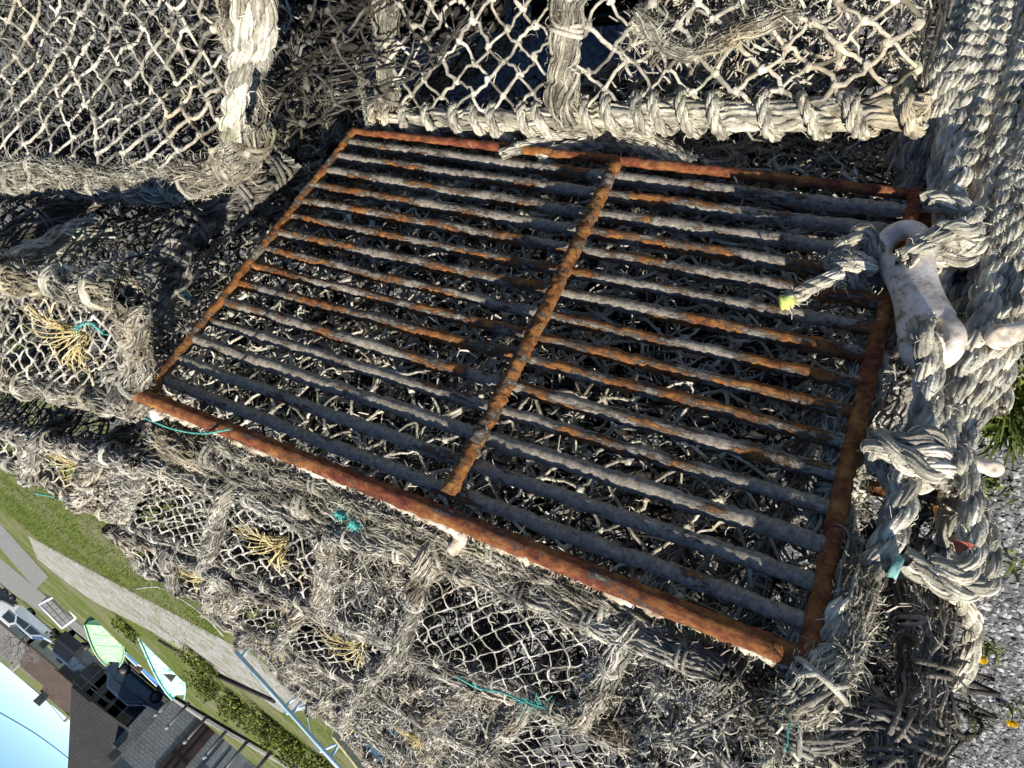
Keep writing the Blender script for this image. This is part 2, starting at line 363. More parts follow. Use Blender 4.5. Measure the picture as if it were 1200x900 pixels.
# ------------------------------------------------------------------ the stack of pots
MAT = plain('black_blocking_mat', (.012, .012, .012), 1.0, .3, 20, 0.0)
CRUST = fibre('pale_crust', [(.32, (.20, .12, .07)), (.47, (.42, .37, .28)), (.68, (.62, .58, .49))], 90)
WOOD = plain('shade_dark_timber', (.03, .025, .02), .9, .4, 30)  # floor timber darkened: shade inside the pots put into its colour
GREYN = fibre('shadowy_net_twine', [(.3, (.05, .05, .047)), (.5, (.14, .14, .13)), (.72, (.40, .39, .35))], 45)  # half-dark copy of the net twine, shade put into the colour
GP = 'lobster pots in the quayside stack'
ZT = HC-.25
def pot(label, q, depth=.40, ribs=(), eyes=(), cell=.016, tw=.0013, R=.016, dens=1500, dirty=(), sag=.012, wraps=6, eyetint=YEL,
        ropes=None, nets=None, floor=True, cvf=1.6, inner=True, ends=(True, True), clutter=250, front=True, skip=(), backnet=True, nocorner=()):
    ropes = ropes or TOPW; nets = nets or TOPN
    q = np.array(q, float); dn = np.array([0, 0, -depth])
    base = q+dn
    t = thing('lobster_pot', label, 'lobster pot', base.mean(0), GP)
    for i in range(4):
        if i in skip: continue
        a, b = q[i], q[(i+1) % 4]; n = np.linalg.norm(b-a)
        mb = MB(); mid = (a+b)/2+np.array([0, 0, -.006])
        wool(mb, [a, mid, b], R*(1 if i % 2 == 0 else .9), dens=dens, wraps=int(wraps*n/.4)); mb.build('edge_rope', ropes, t)
    for u in ribs:
        a = q[0]*(1-u)+q[1]*u; b = q[3]*(1-u)+q[2]*u
        mb = MB(); wool(mb, [a+dn*.5, a+dn*.1, a, (a+b)/2+[0, 0, .008], b, b+dn*.3], R*1.05, dens=dens, wraps=int(wraps*.5)); mb.build('hoop', ropes, t)
    for i in range(4):
        if i in nocorner: continue
        mb = MB(); wool(mb, [q[i], q[i]+dn*.5, base[i]], R, yarns=12, dens=dens*.4, wraps=3, step=.008); mb.build('corner_rope', GREYR, t)
    us = [0]+list(ribs)+[1]
    for k in range(len(us)-1):
        u0, u1 = us[k], us[k+1]
        p = [q[0]*(1-u0)+q[1]*u0, q[0]*(1-u1)+q[1]*u1, q[3]*(1-u1)+q[2]*u1, q[3]*(1-u0)+q[2]*u0]
        he = None; ee = [(eu, ev, er) for eu, ev, er in eyes if u0 < eu < u1]
        if ee:
            eu, ev, er = ee[0]; lu = np.linalg.norm(q[1]-q[0])*(u1-u0); lv = np.linalg.norm(q[3]-q[0]+q[2]-q[1])/2
            cu = (eu-u0)/(u1-u0)
            he = lambda a, b, cu=cu, ev=ev, er=er, lu=lu, lv=lv: ((a-cu)*lu)**2+((b-ev)*lv)**2 < (er*.95)**2
        mb = MB(); dirt = k in dirty
        net(mb, p, cell*(1.1 if dirt else 1), cell*cvf*(1.1 if dirt else 1), tw, sag, .22 if dirt else .08, .014 if dirt else .005, .08 if dirt else .01, 2.0, he,
            fz=1500 if dirt else 200, dirn=np.array([0, 0, -1.0]))
        if dirt: flakes(mb, p, 160, .009, .008, np.array([0, 0, 1.0]))
        mb2 = MB()
        if dirt:
            pl = [x+np.array([0, 0, -.022]) for x in p]
            net(mb2, pl, cell*1.1, cell*1.3, tw*1.2, sag, .4, .03, .15, 2.2, he, fz=1500, dirn=np.array([0, 0, -1.0])); flakes(mb2, pl, 200, .009, .010, np.array([0, 0, 1.0]))
        else:
            pl = [x+np.array([0, 0, -.07]) for x in p]
            net(mb2, pl, cell*1.3, cell*1.5, tw*1.1, sag, .3, .03, .25, 2.2, he, fz=300, dirn=np.array([0, 0, -1.0]))
            flakes(mb2, pl, clutter, .007, .02, np.array([0, 0, 1.0]))
        if inner: mb2.build('inner_netting', GREYN, t)
        mb.build('netting_panel', nets, t)
    for eu, ev, er in eyes:
        mb = MB(); c = bil(q, np.array(eu), np.array(ev))+np.array([0, 0, -.004])
        eye(mb, c, np.array([0, 0, -1.0]), unit(q[1]-q[0]), er, er*.38, er*.10, 26, max(.0008, er*.019), off=unit(q[1]-q[0])*er*.70); mb.build('entrance_funnel', eyetint, t)
    sides = []
    if front: sides.append((q[0], q[1], base[1], base[0], 'side_netting'))
    if backnet: sides.append((q[3], q[2], base[2], base[3], 'side_netting'))
    if ends[1]: sides.append((q[1], q[2], base[2], base[1], 'end_netting'))
    if ends[0]: sides.append((q[0], q[3], base[3], base[0], 'end_netting'))
    for a, b, c, d, nm in sides:
        mb = MB(); net(mb, [a, b, c, d], .024, .024, .0014, .015, .25, .02, .08, 2, fz=200); mb.build(nm, DNET, t)
    # slatted floor of the pot
    if not floor: return t
    mb = MB(); nb = 7
    for k in range(nb):
        v = (k+.5)/nb
        tubes(mb, path([base[0]*(1-v)+base[3]*v, base[1]*(1-v)+base[2]*v], .02)[0], .007, 6, .3, .08, True)
    mb.build('base_slats', WOOD, t)
    mb = MB(); prism(mb, [b-ZV*.012 for b in base], -ZV*.012); mb.build('blocking_base_mat', MAT, t, smooth=False)  # solid mat added to block light and the view through the floor
    return t

def zp(z, *pts): return [PZ(x, y, z) for x, y in pts]

# --- the pot that carries the rusty grid
GTL, GTR, GBR, GBL = F(415, 155), F(1075, 230), F(945, 775), F(170, 465)
gp = thing('lobster_pot', 'lobster pot with the large rusty slatted steel grid as its face', 'lobster pot', (GTL+GTR)/2+NV*.08, GP)
grid = MB()
tubes(grid, path([GBL-RV*.0+(GBL-GBR)*.022, GBL, (GBL+GBR)/2+NF*.002, GBR, GBR+(GBR-GBL)*.012], .004)[0], .0078, 14, .5, .06, True)
grid = grid.build('grid', RUST, gp)
tag(grid, 'rusty grid of fifteen slats with a thick red top rail')
def bar(name, pts, r, m, lump=.05, k=12, flat=None):
    mb = MB(); C, L = path(pts, .0035); n = len(C)
    C = C+np.stack([wob(1, n, .0006, 14, L)[0] for _ in range(3)], 1)
    tubes(mb, C, r*(1+wob(1, n, .055, 16, L)[0]+wob(1, n, .015, 90, L)[0]), k, .5, lump*1.3, True); return mb.build(name, m, grid)
bar('rail', [GTL-RV*-.004, (GTL*.55+GTR*.45)-ZV*.004, GTR+(GTR-GTL)*.006, GTR+(GTR-GTL)*.018+NV*.02, GTR+(GTR-GTL)*.016+NV*.05], .0054, RUST)
bar('rail', [GTL+(GTL-GBL)*.01, GTL*.5+GBL*.5, GBL+(GBL-GTL)*.01], .0060, RUST2)
bar('rail', [GTR-NV*.004, GTR*.5+GBR*.5+RV*.004, GBR], .0064, RUST)
bar('cross_bar', [F(722, 192, .009), F(628, 385, .0105), F(526, 578, .009)], .0068, RUST2, .09)
mb = MB(); C, L = path([GBL, (GBL+GBR)/2+NF*.002, GBR], .003); n = len(C); C = C+NV*.0052+ZV*.0040
tubes(mb, C+np.stack([wob(1, n, .0012, 60, L)[0] for _ in range(3)], 1), .0030*(.75+wob(1, n, 1.1, 40, L)[0]).clip(.08, 1.7), 9, .8, .18, True)
hairs(mb, C[rng.integers(0, n, 900)]+NV*.002, rng.standard_normal((900, 3))+NV+ZV, .003+.005*rng.random(900), .0006); mb.build('rail_crust', CRUST, grid)  # pale lumpy crust along the back of the top rail
for k in range(15):
    v = (k+.62)/15.55
    a = GTL*(1-v)+GBL*v; b = GTR*(1-v)+GBR*v; sg = (rng.random()-.5)*.006
    a = a-NF*.004; b = b-NF*.004
    mm = rustmat('slat_steel', float(np.interp(k, [0, 3, 8, 11, 14], [.57, .525, .51, .56, .63]))+.015*rng.standard_normal(), False, k*1.3)
    bar('slat', [a+(b-a)*.006, a*.66+b*.34+ZV*sg-NF*.003, a*.34+b*.66+ZV*sg-NF*.003, b-(b-a)*.006], .0063*(.92+.2*rng.random()), mm, .06, 10)
# its ropes: thick frayed lashing along the top behind the rail, and round the corners
def on(z, *pts): return [PZ(x, y, HC+z) for x, y in pts]
for pts, R, d, wr in (([(185, 505), (330, 572), (510, 640), (690, 706), (850, 764)], .016, 3800, 4), ([(195, 525), (340, 590), (520, 658), (700, 722), (860, 782)], .011, 3200, 3),
                      ([(250, 515), (420, 588), (560, 640), (760, 722)], .010, 3600, 2)):
    mb = MB(); wool(mb, on(-.268, *pts), R, 20, d, .020, wr); mb.build('edge_rope', WOOL, gp)
for pts, R in (([F(1006, 690, -.012), F(984, 765, -.006), F(945, 822, -.006), PZ(880, 836, HC-.27), PZ(820, 806, HC-.275)], .013),
               ([F(968, 640, -.02), F(985, 560, -.02), F(1005, 470, -.02), F(1030, 380, -.03)], .014), ([F(1000, 640, -.03), F(965, 720, -.02), F(945, 790, -.02)], .013)):
    mb = MB(); wool(mb, pts, R, 18, 3600, .018, 2); mb.build('corner_rope', WOOL, gp)
# nets within the pot, seen between the slats
def fq(off, *pts): return [F(x, y, off) for x, y in pts]
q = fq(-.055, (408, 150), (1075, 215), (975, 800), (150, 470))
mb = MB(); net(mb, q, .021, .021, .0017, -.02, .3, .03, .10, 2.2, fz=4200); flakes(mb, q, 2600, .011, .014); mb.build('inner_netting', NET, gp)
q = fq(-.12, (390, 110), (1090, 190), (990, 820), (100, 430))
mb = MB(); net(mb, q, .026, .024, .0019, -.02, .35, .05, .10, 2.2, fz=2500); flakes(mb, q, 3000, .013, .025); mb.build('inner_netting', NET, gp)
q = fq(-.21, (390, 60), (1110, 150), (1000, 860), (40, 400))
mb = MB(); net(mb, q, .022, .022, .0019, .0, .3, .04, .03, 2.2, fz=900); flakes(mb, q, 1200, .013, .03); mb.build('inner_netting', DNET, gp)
q = [PZ(150, 470, HC-.30), PZ(980, 790, HC-.30), PZ(840, 820, HC-.30), PZ(180, 545, HC-.30)]
mb = MB(); net(mb, q, .02, .02, .0015, .0, .3, .02, .3, 2.2, fz=500); mb.build('netting_panel', NET, gp)
# end netting at the right of the grid and loose folds beside it
q = [F(1005, 450, -.03), F(1060, 440, -.06), F(1045, 600, -.06), F(985, 620, -.03)]
mb = MB(); net(mb, q, .010, .013, .0014, .006, .2, .006, .03, 2, fz=400); mb.build('end_netting', NET, gp)
q = [F(985, 640, -.06), F(1110, 560, -.10), F(1075, 900, -.14), F(900, 870, -.09)]
mb = MB(); net(mb, q, .016, .016, .0017, .012, .35, .03, .05, 2, fz=3500); flakes(mb, q, 500, .012, .02); mb.build('end_netting', DNET, gp)
q = [F(195, 230, -.06), F(420, 150, -.06), F(200, 470, -.06), F(165, 470, -.06)]
mb = MB(); net(mb, q, .020, .020, .0018, -.01, .3, .02, .05, 2.6, fz=1200); flakes(mb, q, 260, .012, .02); mb.build('end_netting', NET, gp)
# cable tie, corner lump
mb = MB(); tubes(mb, path([PZ(505, 600, HC-.262), PZ(520, 612, HC-.25), PZ(540, 628, HC-.252), PZ(530, 645, HC-.262)], .004)[0], .006, 6, .8, .1, True); mb.build('plastic_tie', PLAST, gp)
mb = MB(); tubes(mb, path([F(182, 478, -.006), F(188, 490, -.016)], .003)[0], [.008, .010, .009, .006][:1], 10, .8, .12, True); mb.build('plastic_tie', PLAST, gp)

# --- the neighbour behind it on the same shelf, its net end showing a yellow funnel
qa = zp(ZT, (-75, 322), (150, 342), (160, 478), (-75, 432))
pot('lobster pot upper left of the grid with pale yellow entrance fan and dark shaded side', qa, .27, ribs=(.38,), eyes=((.68, .45, .050),), cell=.017, tw=.0014, R=.015,
    dens=2600, wraps=5, dirty=(), clutter=300, front=False, nocorner=(1, 2), ends=(False, False), floor=False, ropes=WOOL)
t = bpy.data.objects['lobster_pot.001']
mb = MB(); wool(mb, [F(148, 478, -.025), F(160, 412, -.004), F(180, 335, .008), F(228, 268, .012), F(286, 222, .008), F(340, 196, -.01)], .0195, 22, 2600, .016, 7); mb.build('corner_rope', GREYR, t)
q = fq(-.012, (-80, 205), (345, 195), (185, 345), (-80, 335))
mb = MB(); net(mb, q, .017, .014, .0016, .0, .12, .012, .01, 1.8, fz=900); flakes(mb, q, 160, .012, .012); mb.build('side_netting', GREYN, t)
q = fq(-.05, (-80, 205), (335, 195), (190, 345), (-80, 335))
mb = MB(); net(mb, q, .018, .018, .0022, .0, .3, .03, .04, 2.0, fz=600); flakes(mb, q, 700, .012, .02); mb.build('side_netting', DNET, t)
# --- top of the stack, rows receding behind the grid
pot('lobster pot at the far end of the first row, small yellow funnel beside the grass', zp(ZT, (-75, 492), (165, 543), (135, 606), (-75, 503)), ribs=(.62, .86), eyes=((.76, .5, .055),), cell=.024, tw=.0019, R=.014, dens=1200, dirty=(2,))
pot('lobster pot in the first row with the widest yellow funnel, behind the red rail', zp(ZT, (172, 545), (378, 622), (372, 712), (142, 610)), ribs=(.52,), eyes=((.72, .50, .046),), cell=.014, tw=.0013, R=.0105, dens=1200, dirty=())
pot('lobster pot just below the red top rail, with a clean black diamond mesh panel', zp(ZT, (385, 622), (850, 788), (770, 882), (380, 722)), ribs=(.32, .82), eyes=(), cell=.0125, tw=.0009, R=.0095, dens=2000, dirty=(0, 2), sag=.006, clutter=320, cvf=1.9)
pot('lobster pot at the edge of the grass with whitish funnel and dense small mesh', zp(ZT-.005, (126, 620), (283, 688), (264, 716), (165, 666)), ribs=(.50, .85), eyes=((.67, .5, .050),), cell=.018, tw=.0017, R=.0115, dens=1200, dirty=(2,))
pot('lobster pot in the second row with deep yellow funnel, below the dirty net panel', zp(ZT-.005, (288, 690), (556, 800), (500, 845), (268, 722)), ribs=(.30, .72), eyes=((.55, .45, .042),), cell=.014, tw=.0012, R=.0095, dens=1200, dirty=(2,))
pot('lobster pot with small diamond mesh at the bottom middle of the photo', zp(ZT-.005, (560, 804), (768, 890), (730, 960), (510, 852)), ribs=(.3,), eyes=(), cell=.012, tw=.0010, R=.0095, dens=1200, dirty=(0,))
pot('lobster pot with orange yellow funnel nearest the pale blue pole', zp(ZT-.01, (246, 714), (352, 770), (334, 786), (240, 716)), ribs=(.5,), eyes=((.68, .5, .050),), cell=.017, tw=.0016, R=.0095, dens=1200, dirty=(1,))
pot('lobster pot in the third row with a small faded yellow knot of twine', zp(ZT-.01, (356, 772), (512, 855), (490, 905), (338, 800)), ribs=(.45,), eyes=((.86, .45, .030),), cell=.014, tw=.0013, R=.0095, dens=1200, dirty=(0, 1))
pot('lobster pot with dirty matted net at the bottom edge of the photo', zp(ZT-.01, (516, 858), (700, 965), (640, 1000), (498, 912)), ribs=(.5,), cell=.013, tw=.0012, R=.0095, dens=1200, dirty=(0, 1))
pot('outermost lobster pot beside the pale blue pole, faded tan funnel in its net', zp(ZT-.015, (326, 780), (490, 900), (446, 905), (320, 782)), ribs=(.35,), eyes=((.48, .5, .060),), cell=.020, tw=.0017, R=.0105, dens=1200, dirty=(1,))

# --- lower pots standing out in front
zA = HC-.38
qA = zp(zA, (-90, -60), (296, -60), (290, 195), (-90, 208))
tA = pot('brightly sunlit lobster pot at the upper left corner with loose pale netting', qA, .42, ribs=(), cell=.023, tw=.0017, R=.019, dens=2600, wraps=8, sag=.045, clutter=300, skip=(0, 1, 2, 3), nocorner=(0, 1, 2, 3), ropes=WOOL, nets=NET, cvf=1.2)
mb = MB(); wool(mb, zp(zA-.01, (-95, 214), (60, 214), (180, 220), (255, 208), (288, 170), (294, 100), (284, 20), (288, -70)), .0145, 20, 2600, .016, 16); mb.build('edge_rope', WOOL, tA)
for pts in ([(-90, 200), (40, 196), (150, 205), (240, 196)], [(268, 190), (285, 140), (277, 60), (280, -40)]):
    mb = MB(); wool(mb, zp(zA-.004, *pts), .009, 14, 2600, .02, 3); mb.build('lashing', WOOL, tA)
for dz, mm in ((.035, GREYN), (.07, DNET), (.11, DNET)):
    q = [p+np.array([0, 0, -dz]) for p in qA]
    mb = MB(); net(mb, q, .022, .028, .0014, .05, .35, .05, .1, 1.7, fz=1800, dirn=-ZV); flakes(mb, q, 1300 if mm is GREYN else 500, .010, .012, ZV); mb.build('inner_netting', mm, tA)
zB = HC-.70
qB = zp(zB, (446, -120), (1085, -120), (1075, 128), (452, 132))
tB = pot('lobster pot under the grid with wide open white diamond mesh at the top', qB, .38, ribs=(.44,), cell=.0215, tw=.0023, R=.0155, dens=2200, wraps=8, sag=.012, clutter=20, nocorner=(1, 2), skip=(0, 1, 2), dirty=(), backnet=False, ropes=WOOL, nets=NET, cvf=.95, inner=False)
# laid rope bar along its back edge, lashed at regular turns
mb = MB(); C = rope(mb, [PZ(440, 140, zB), PZ(600, 142, zB), PZ(760, 132, zB), PZ(900, 136, zB), PZ(1080, 130, zB)], .0145, .14, dens=900, flen=.01)
_, Nn, Bb = frames(C[None]); Nn, Bb = Nn[0], Bb[0]
for k in range(13):
    i0 = int((k+.5+.55*(rng.random()-.5))/13*len(C)); tn = rng.integers(1, 3); sp = 2+4*rng.random(); ph = np.linspace(-2.6, 3.2+6.28*(tn-1), 22*tn)+.5*rng.standard_normal(); ii = np.clip(i0+np.linspace(-sp, sp, 22*tn)*tn, 0, len(C)-1).astype(int)
    P = C[ii]+(.0185+.002*rng.standard_normal((len(ii), 1))*.4)*(np.cos(ph)[:, None]*Nn[ii]+np.sin(ph)[:, None]*Bb[ii]); rope(mb, P[::3], .0045+.0022*rng.random(), dens=900, flen=.008)
mb.build('edge_rope', ROPE, tB)
q = zp(zB-.03, (735, -120), (1085, -120), (1075, 128), (735, 128))
for dz, ts, mm in ((0, .12, NET), (-.03, .3, NET), (-.06, .15, GREYN), (-.10, .1, GREYN)):
    mb = MB(); net(mb, [p+ZV*dz for p in q], .026, .028, .0017, .02, .4, .06, ts, 1.8, fz=2600, dirn=-ZV); flakes(mb, [p+ZV*dz for p in q], 500, .014, .012, ZV); mb.build('netting_panel', mm, tB)
mb = MB(); wool(mb, zp(zB, (745, 20), (800, 60), (860, 40), (930, 10)), .008, 12, 3200, .02, 2); mb.build('lashing', WOOL, tB)

# --- pots lower in the stack, showing below the grid and at its end
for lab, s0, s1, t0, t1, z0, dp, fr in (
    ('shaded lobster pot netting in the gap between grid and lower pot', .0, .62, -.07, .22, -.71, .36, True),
    ('added dark lobster pot beneath the one with the pale yellow fan', .64, 1.45, -.03, .40, -.56, .45, True),  # pot added here to darken the gap above the bright gravel
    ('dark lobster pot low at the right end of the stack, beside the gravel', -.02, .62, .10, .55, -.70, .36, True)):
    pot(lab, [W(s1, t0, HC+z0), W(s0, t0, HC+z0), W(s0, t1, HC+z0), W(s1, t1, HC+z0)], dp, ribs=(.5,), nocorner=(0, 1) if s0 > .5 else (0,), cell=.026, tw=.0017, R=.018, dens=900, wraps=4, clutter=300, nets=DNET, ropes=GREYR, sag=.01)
q = [F(790, 140, -.03), F(1070, 135, -.03), F(1070, 225, -.01), F(790, 200, -.01)]
mb = MB(); net(mb, q, .027, .022, .0017, .0, .25, .02, .05, 2.0, fz=700); flakes(mb, q, 260, .012, .015); mb.build('side_netting', NET, [o for o in bpy.data.objects if 'in the gap between grid' in o.get('label', '')][0])
#@@ROPES
# ------------------------------------------------------------------ loose ropes and gear
def ropething(name, label, cat, paths, R, m=ROPE, group=None, woolly=False, dens=700):
    mb = MB()
    for p in paths: (rope(mb, p, R, dens=dens, flen=.010) if not woolly else wool(mb, p, R, 16, dens, .014, 3 if dens < 4000 else 0))
    o = mb.build(name, m); return tag(o, label, cat, group)
Fp = lambda off, *pts: [F(x, y, off) for x, y in pts]
ropething('rope_loop', 'doubled grey rope loop lying along the lower edge of the grid', 'rope', [
    Fp(.0, (588, 182), (640, 164), (700, 157), (760, 163), (815, 192)), Fp(-.006, (630, 186), (690, 168), (745, 171), (815, 202))], .0078, dens=900)
GR = 'heavy ropes hanging at the right end of the stack'
bund = [('leftmost heavy rope of the hanging bundle, ending at the orange grid corner', [(1105, -40, .0), (1092, 110, -.01), (1078, 205, -.035)], .0125),
        ('thick ragged rope second from the grid corner in the hanging bundle', [(1128, -40, .03), (1112, 60, .03), (1098, 140, .0), (1092, 215, -.02)], .0135),
        ('pale heavy rope in the middle of the hanging bundle', [(1152, -40, .02), (1138, 60, .03), (1115, 150, .03), (1100, 235, .0)], .0115),
        ('pale heavy rope curling round behind the white toggle', [(1182, -40, .0), (1160, 60, .02), (1135, 160, .03), (1115, 225, .03), (1108, 300, .0), (1085, 360, -.02)], .0115),
        ('rope with a dark gap beside it in the hanging bundle', [(1215, 10, .0), (1185, 100, .01), (1160, 190, .01), (1150, 260, .0), (1150, 330, -.01)], .011),
        ('heavy rope along the right edge running past the toggle', [(1215, 110, .01), (1190, 190, .01), (1172, 270, .0), (1150, 370, .0), (1120, 460, -.01), (1100, 540, -.02)], .011),
        ('outer rope of the bundle, bordering the gravel', [(1215, 210, .0), (1196, 270, .0), (1180, 340, -.01), (1158, 420, -.01), (1128, 500, -.02), (1120, 600, -.03)], .0095),
        ('lower hanging rope beside the green weed', [(1215, 330, -.01), (1180, 400, -.02), (1150, 470, -.02), (1125, 530, -.03), (1112, 640, -.04)], .009),
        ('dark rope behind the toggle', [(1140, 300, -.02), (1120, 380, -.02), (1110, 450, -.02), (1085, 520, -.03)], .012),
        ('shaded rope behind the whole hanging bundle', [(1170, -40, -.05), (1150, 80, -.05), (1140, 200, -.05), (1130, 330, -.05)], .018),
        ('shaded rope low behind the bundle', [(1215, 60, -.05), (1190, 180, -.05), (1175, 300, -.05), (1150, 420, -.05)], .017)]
for lab, p, R in bund: ropething('hanging_rope', lab, 'rope', [[F(*a) for a in p]], R, ROPE if 'shade' not in lab and 'dark rope' not in lab else GREYR, GR, dens=1500)  # shaded ropes take the darker rope, so their shade is in the colour
for k in range(5):
    x0 = 1062+k*13; ropething('hanging_rope', 'weathered rope lost among the others in the hanging bundle', 'rope', [[F(x0+24, -40, .02), F(x0+8+6*rng.standard_normal(), 50, .045), F(x0-2+6*rng.standard_normal(), 120, .04), F(x0-12, 185+12*rng.random(), -.01)]], .0085+.004*rng.random(), ROPE, GR, dens=2200)
for k in range(16):
    x0 = 1085+k*8.5+6*rng.standard_normal(); x1 = x0-32-14*rng.random(); y1 = 180+80*rng.random()+max(0, k-7)*34
    ropething('hanging_rope', 'weathered rope lost among the others in the hanging bundle', 'rope', [[F(x0+18, -40, -.012), F(x0-4+5*rng.standard_normal(), y1*.3, -.008+.02*rng.random()), F(x0-12+7*rng.standard_normal(), y1*.62, -.008+.02*rng.random()), F(x1, y1, -.03)]], .0065+.004*rng.random(), ROPE, GR, dens=1800)
ropething('frayed_rope', 'thick frayed grey rope standing between the two lower pots', 'rope', [Fp(-.04, (318, -30), (335, 50), (338, 110), (330, 190))], .021, WOOL, 'frayed ropes between the lower pots', True, 2200)
ropething('frayed_rope', 'frayed dark rope right of the thick one between the lower pots', 'rope', [Fp(-.03, (385, -30), (392, 50), (396, 110), (392, 180))], .018, GREYR, 'frayed ropes between the lower pots', True, 2200)
ropething('thin_rope', 'thin taut rope beside the open mesh pot', 'rope', [Fp(.0, (402, -30), (416, 50), (426, 100), (434, 150))], .0065)
ropething('white_rope', 'cream laid rope hitched over the corner of the sunlit pot', 'rope', [zp(HC-.352, (280, -30), (288, 40), (279, 100), (270, 160)), zp(HC-.36, (303, -30), (310, 30), (301, 75))], .009, dens=1100)
# loops through the toggle
ropething('toggle_rope', 'bleached rope looped from the grid corner through the upper toggle eye', 'rope', [
    Fp(.035, (1058, 305), (1078, 290), (1110, 272), (1134, 268), (1136, 250), (1116, 240), (1096, 236), (1082, 238)),
    [F(1060, 306, .02), F(1090, 288, .03), F(1118, 282, .02), F(1138, 285, .01), F(1140, 262, .0), F(1124, 238, -.01), F(1100, 228, -.02)],
    Fp(.008, (1095, 300), (1128, 305), (1142, 288), (1136, 262))], .0090, dens=1800)
ropething('toggle_rope', 'grey rope from the lower toggle eye down to its knot and along the pots', 'rope', [
    [F(1078, 382, -.005), F(1082, 388, .045), F(1090, 425, .035), F(1086, 470, .025), F(1076, 510, .02), F(1064, 545, .02), F(1056, 590, .015), F(1040, 635, .01), F(1012, 680, .005), F(985, 715, .0), F(968, 760, -.005)],
    Fp(.012, (1096, 470), (1104, 510), (1118, 545), (1108, 575))], .0095, dens=1600)
mb = MB()
for k in range(3):
    a = np.linspace(0, 2*PI, 12); c = F(1064, 528+k*9, .018); e1 = unit(F(1100, 540, .018)-F(1040, 520, .018)); e2 = NF
    rope(mb, [c+(.017+.002*k)*math.cos(x)*e1+.015*math.sin(x)*e2+IU*.006*math.sin(2*x+k) for x in a], .0082, dens=1400)
tag(mb.build('rope_knot', ROPE), 'knot in the grey rope below the white toggle', 'knot')
mb = MB()
for k in range(4):
    a = np.linspace(0, 2*PI, 11); c = F(1000, 303, .016); e1 = unit(rng.standard_normal(3)); e1 = unit(e1-(e1@NF)*NF*.6); e2 = unit(np.cross(e1, NF+.4*rng.standard_normal(3)))
    c = c+.006*rng.standard_normal(3); rr_ = .009+.008*rng.random(); rope(mb, [c+rr_*math.cos(x)*e1+rr_*.8*math.sin(x)*e2+NF*.006*math.sin(2*x+k)+.002*rng.standard_normal(3) for x in a[:-2]], .0070+.0015*rng.random(), dens=2200)
rope(mb, Fp(.02, (985, 322), (955, 335), (922, 352)), .0065, dens=1600, flen=.014)
kn = thing('knotted_tail', 'rope knot lying on the grid with a yellow green taped tail end', 'knot', F(1000, 303, .0))
mb.build('knot', ROPE, kn)
LIME = plain('lime_tape', (.33, .37, .10), .9, .7, 70)
mb = MB(); tubes(mb, path([F(930, 350, .021), F(923, 353, .021), F(914, 356, .021)], .002)[0], .0056, 10, .5, .16, True); mb.build('taped_end', LIME, kn)
# braided side ropes on the right
ropething('braided_rope', 'pale twisted rope hanging in a U beside the gravel, below the bundle', 'rope', [
    [F(1108, 480, .0), F(1130, 545, -.005), F(1146, 600, -.01), F(1157, 650, -.01), F(1150, 684, -.01), F(1118, 690, -.005), F(1080, 668, .0), F(1058, 655, .005)],
    [F(1120, 520, .01), F(1136, 580, .005), F(1140, 640, .0), F(1126, 672, .0), F(1090, 662, .0)]], .0082, dens=1600)
ropething('frayed_rope', 'frayed rope wound round the red rail corner', 'rope', [[F(1012, 640, .0), F(1000, 700, .0), F(988, 755, .0), F(960, 815, -.005), PZ(905, 846, HC-.275), PZ(850, 836, HC-.28)]], .011, WOOL, None, True, 5200)
ropething('hanging_rope', 'thin rope end dropping towards the yellow flower', 'rope', [[F(1118, 690, -.03), F(1140, 730, -.06), F(1135, 770, -.08), F(1120, 805, -.1)]], .0065)
hp = thing('net_bundle', 'heap of dark matted netting below the grid corner, beside the gravel', 'netting', W(-.05, .1, HC-1.0))
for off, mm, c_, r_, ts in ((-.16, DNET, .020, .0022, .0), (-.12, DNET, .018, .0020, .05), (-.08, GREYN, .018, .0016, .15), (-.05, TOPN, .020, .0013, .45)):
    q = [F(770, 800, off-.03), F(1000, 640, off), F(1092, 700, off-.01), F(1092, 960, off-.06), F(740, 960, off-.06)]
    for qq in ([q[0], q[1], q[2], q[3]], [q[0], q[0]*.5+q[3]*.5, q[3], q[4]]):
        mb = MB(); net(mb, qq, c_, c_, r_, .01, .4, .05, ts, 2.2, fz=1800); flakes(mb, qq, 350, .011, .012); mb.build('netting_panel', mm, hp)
for pts in ([(1070, 690), (1078, 760), (1072, 830), (1080, 920)], [(1088, 640), (1094, 720), (1090, 790), (1098, 850)], [(900, 850), (960, 860), (1030, 845), (1085, 870)], [(1000, 800), (1040, 860), (1050, 930)]):
    mb = MB(); wool(mb, [F(x, y, -.055) for x, y in pts], .012, 16, 3000, .014, 2); mb.build('lashing', GREYR, hp)
# rusty plates in the shaded hollow
mb = MB(); tubes(mb, path([F(1000, 572, -.06), F(1050, 574, -.05), F(1096, 580, -.05), F(1104, 604, -.06)], .004)[0], .0065, 10, .5, .08, True)
tag(mb.build('rusty_bar', RUST2), 'bent rusty bar in the shaded hollow right of the grid', 'bar')
mb = MB(); a_, b_ = F(1116, 634, .004), F(1140, 640, .006); prism(mb, [a_, b_, b_+(F(1134, 656, .0)-F(1140, 640, .006)), F(1122, 652, .0)], NF*.003)
tag(mb.build('red_tag', plain('red_paint', (.38, .09, .05), .7, .4, 80), smooth=False), 'small red tag on the side rope by the gravel', 'tag')
mb = MB(); tubes(mb, path([F(1044, 662, .018), F(1055, 667, .018)], .002)[0], .0080, 10, .5, .1, True)
tag(mb.build('taped_end', plain('faded_teal_tape', (.22, .42, .37), .9, .6, 120)), 'teal taped rope end right of the grid', 'rope end')

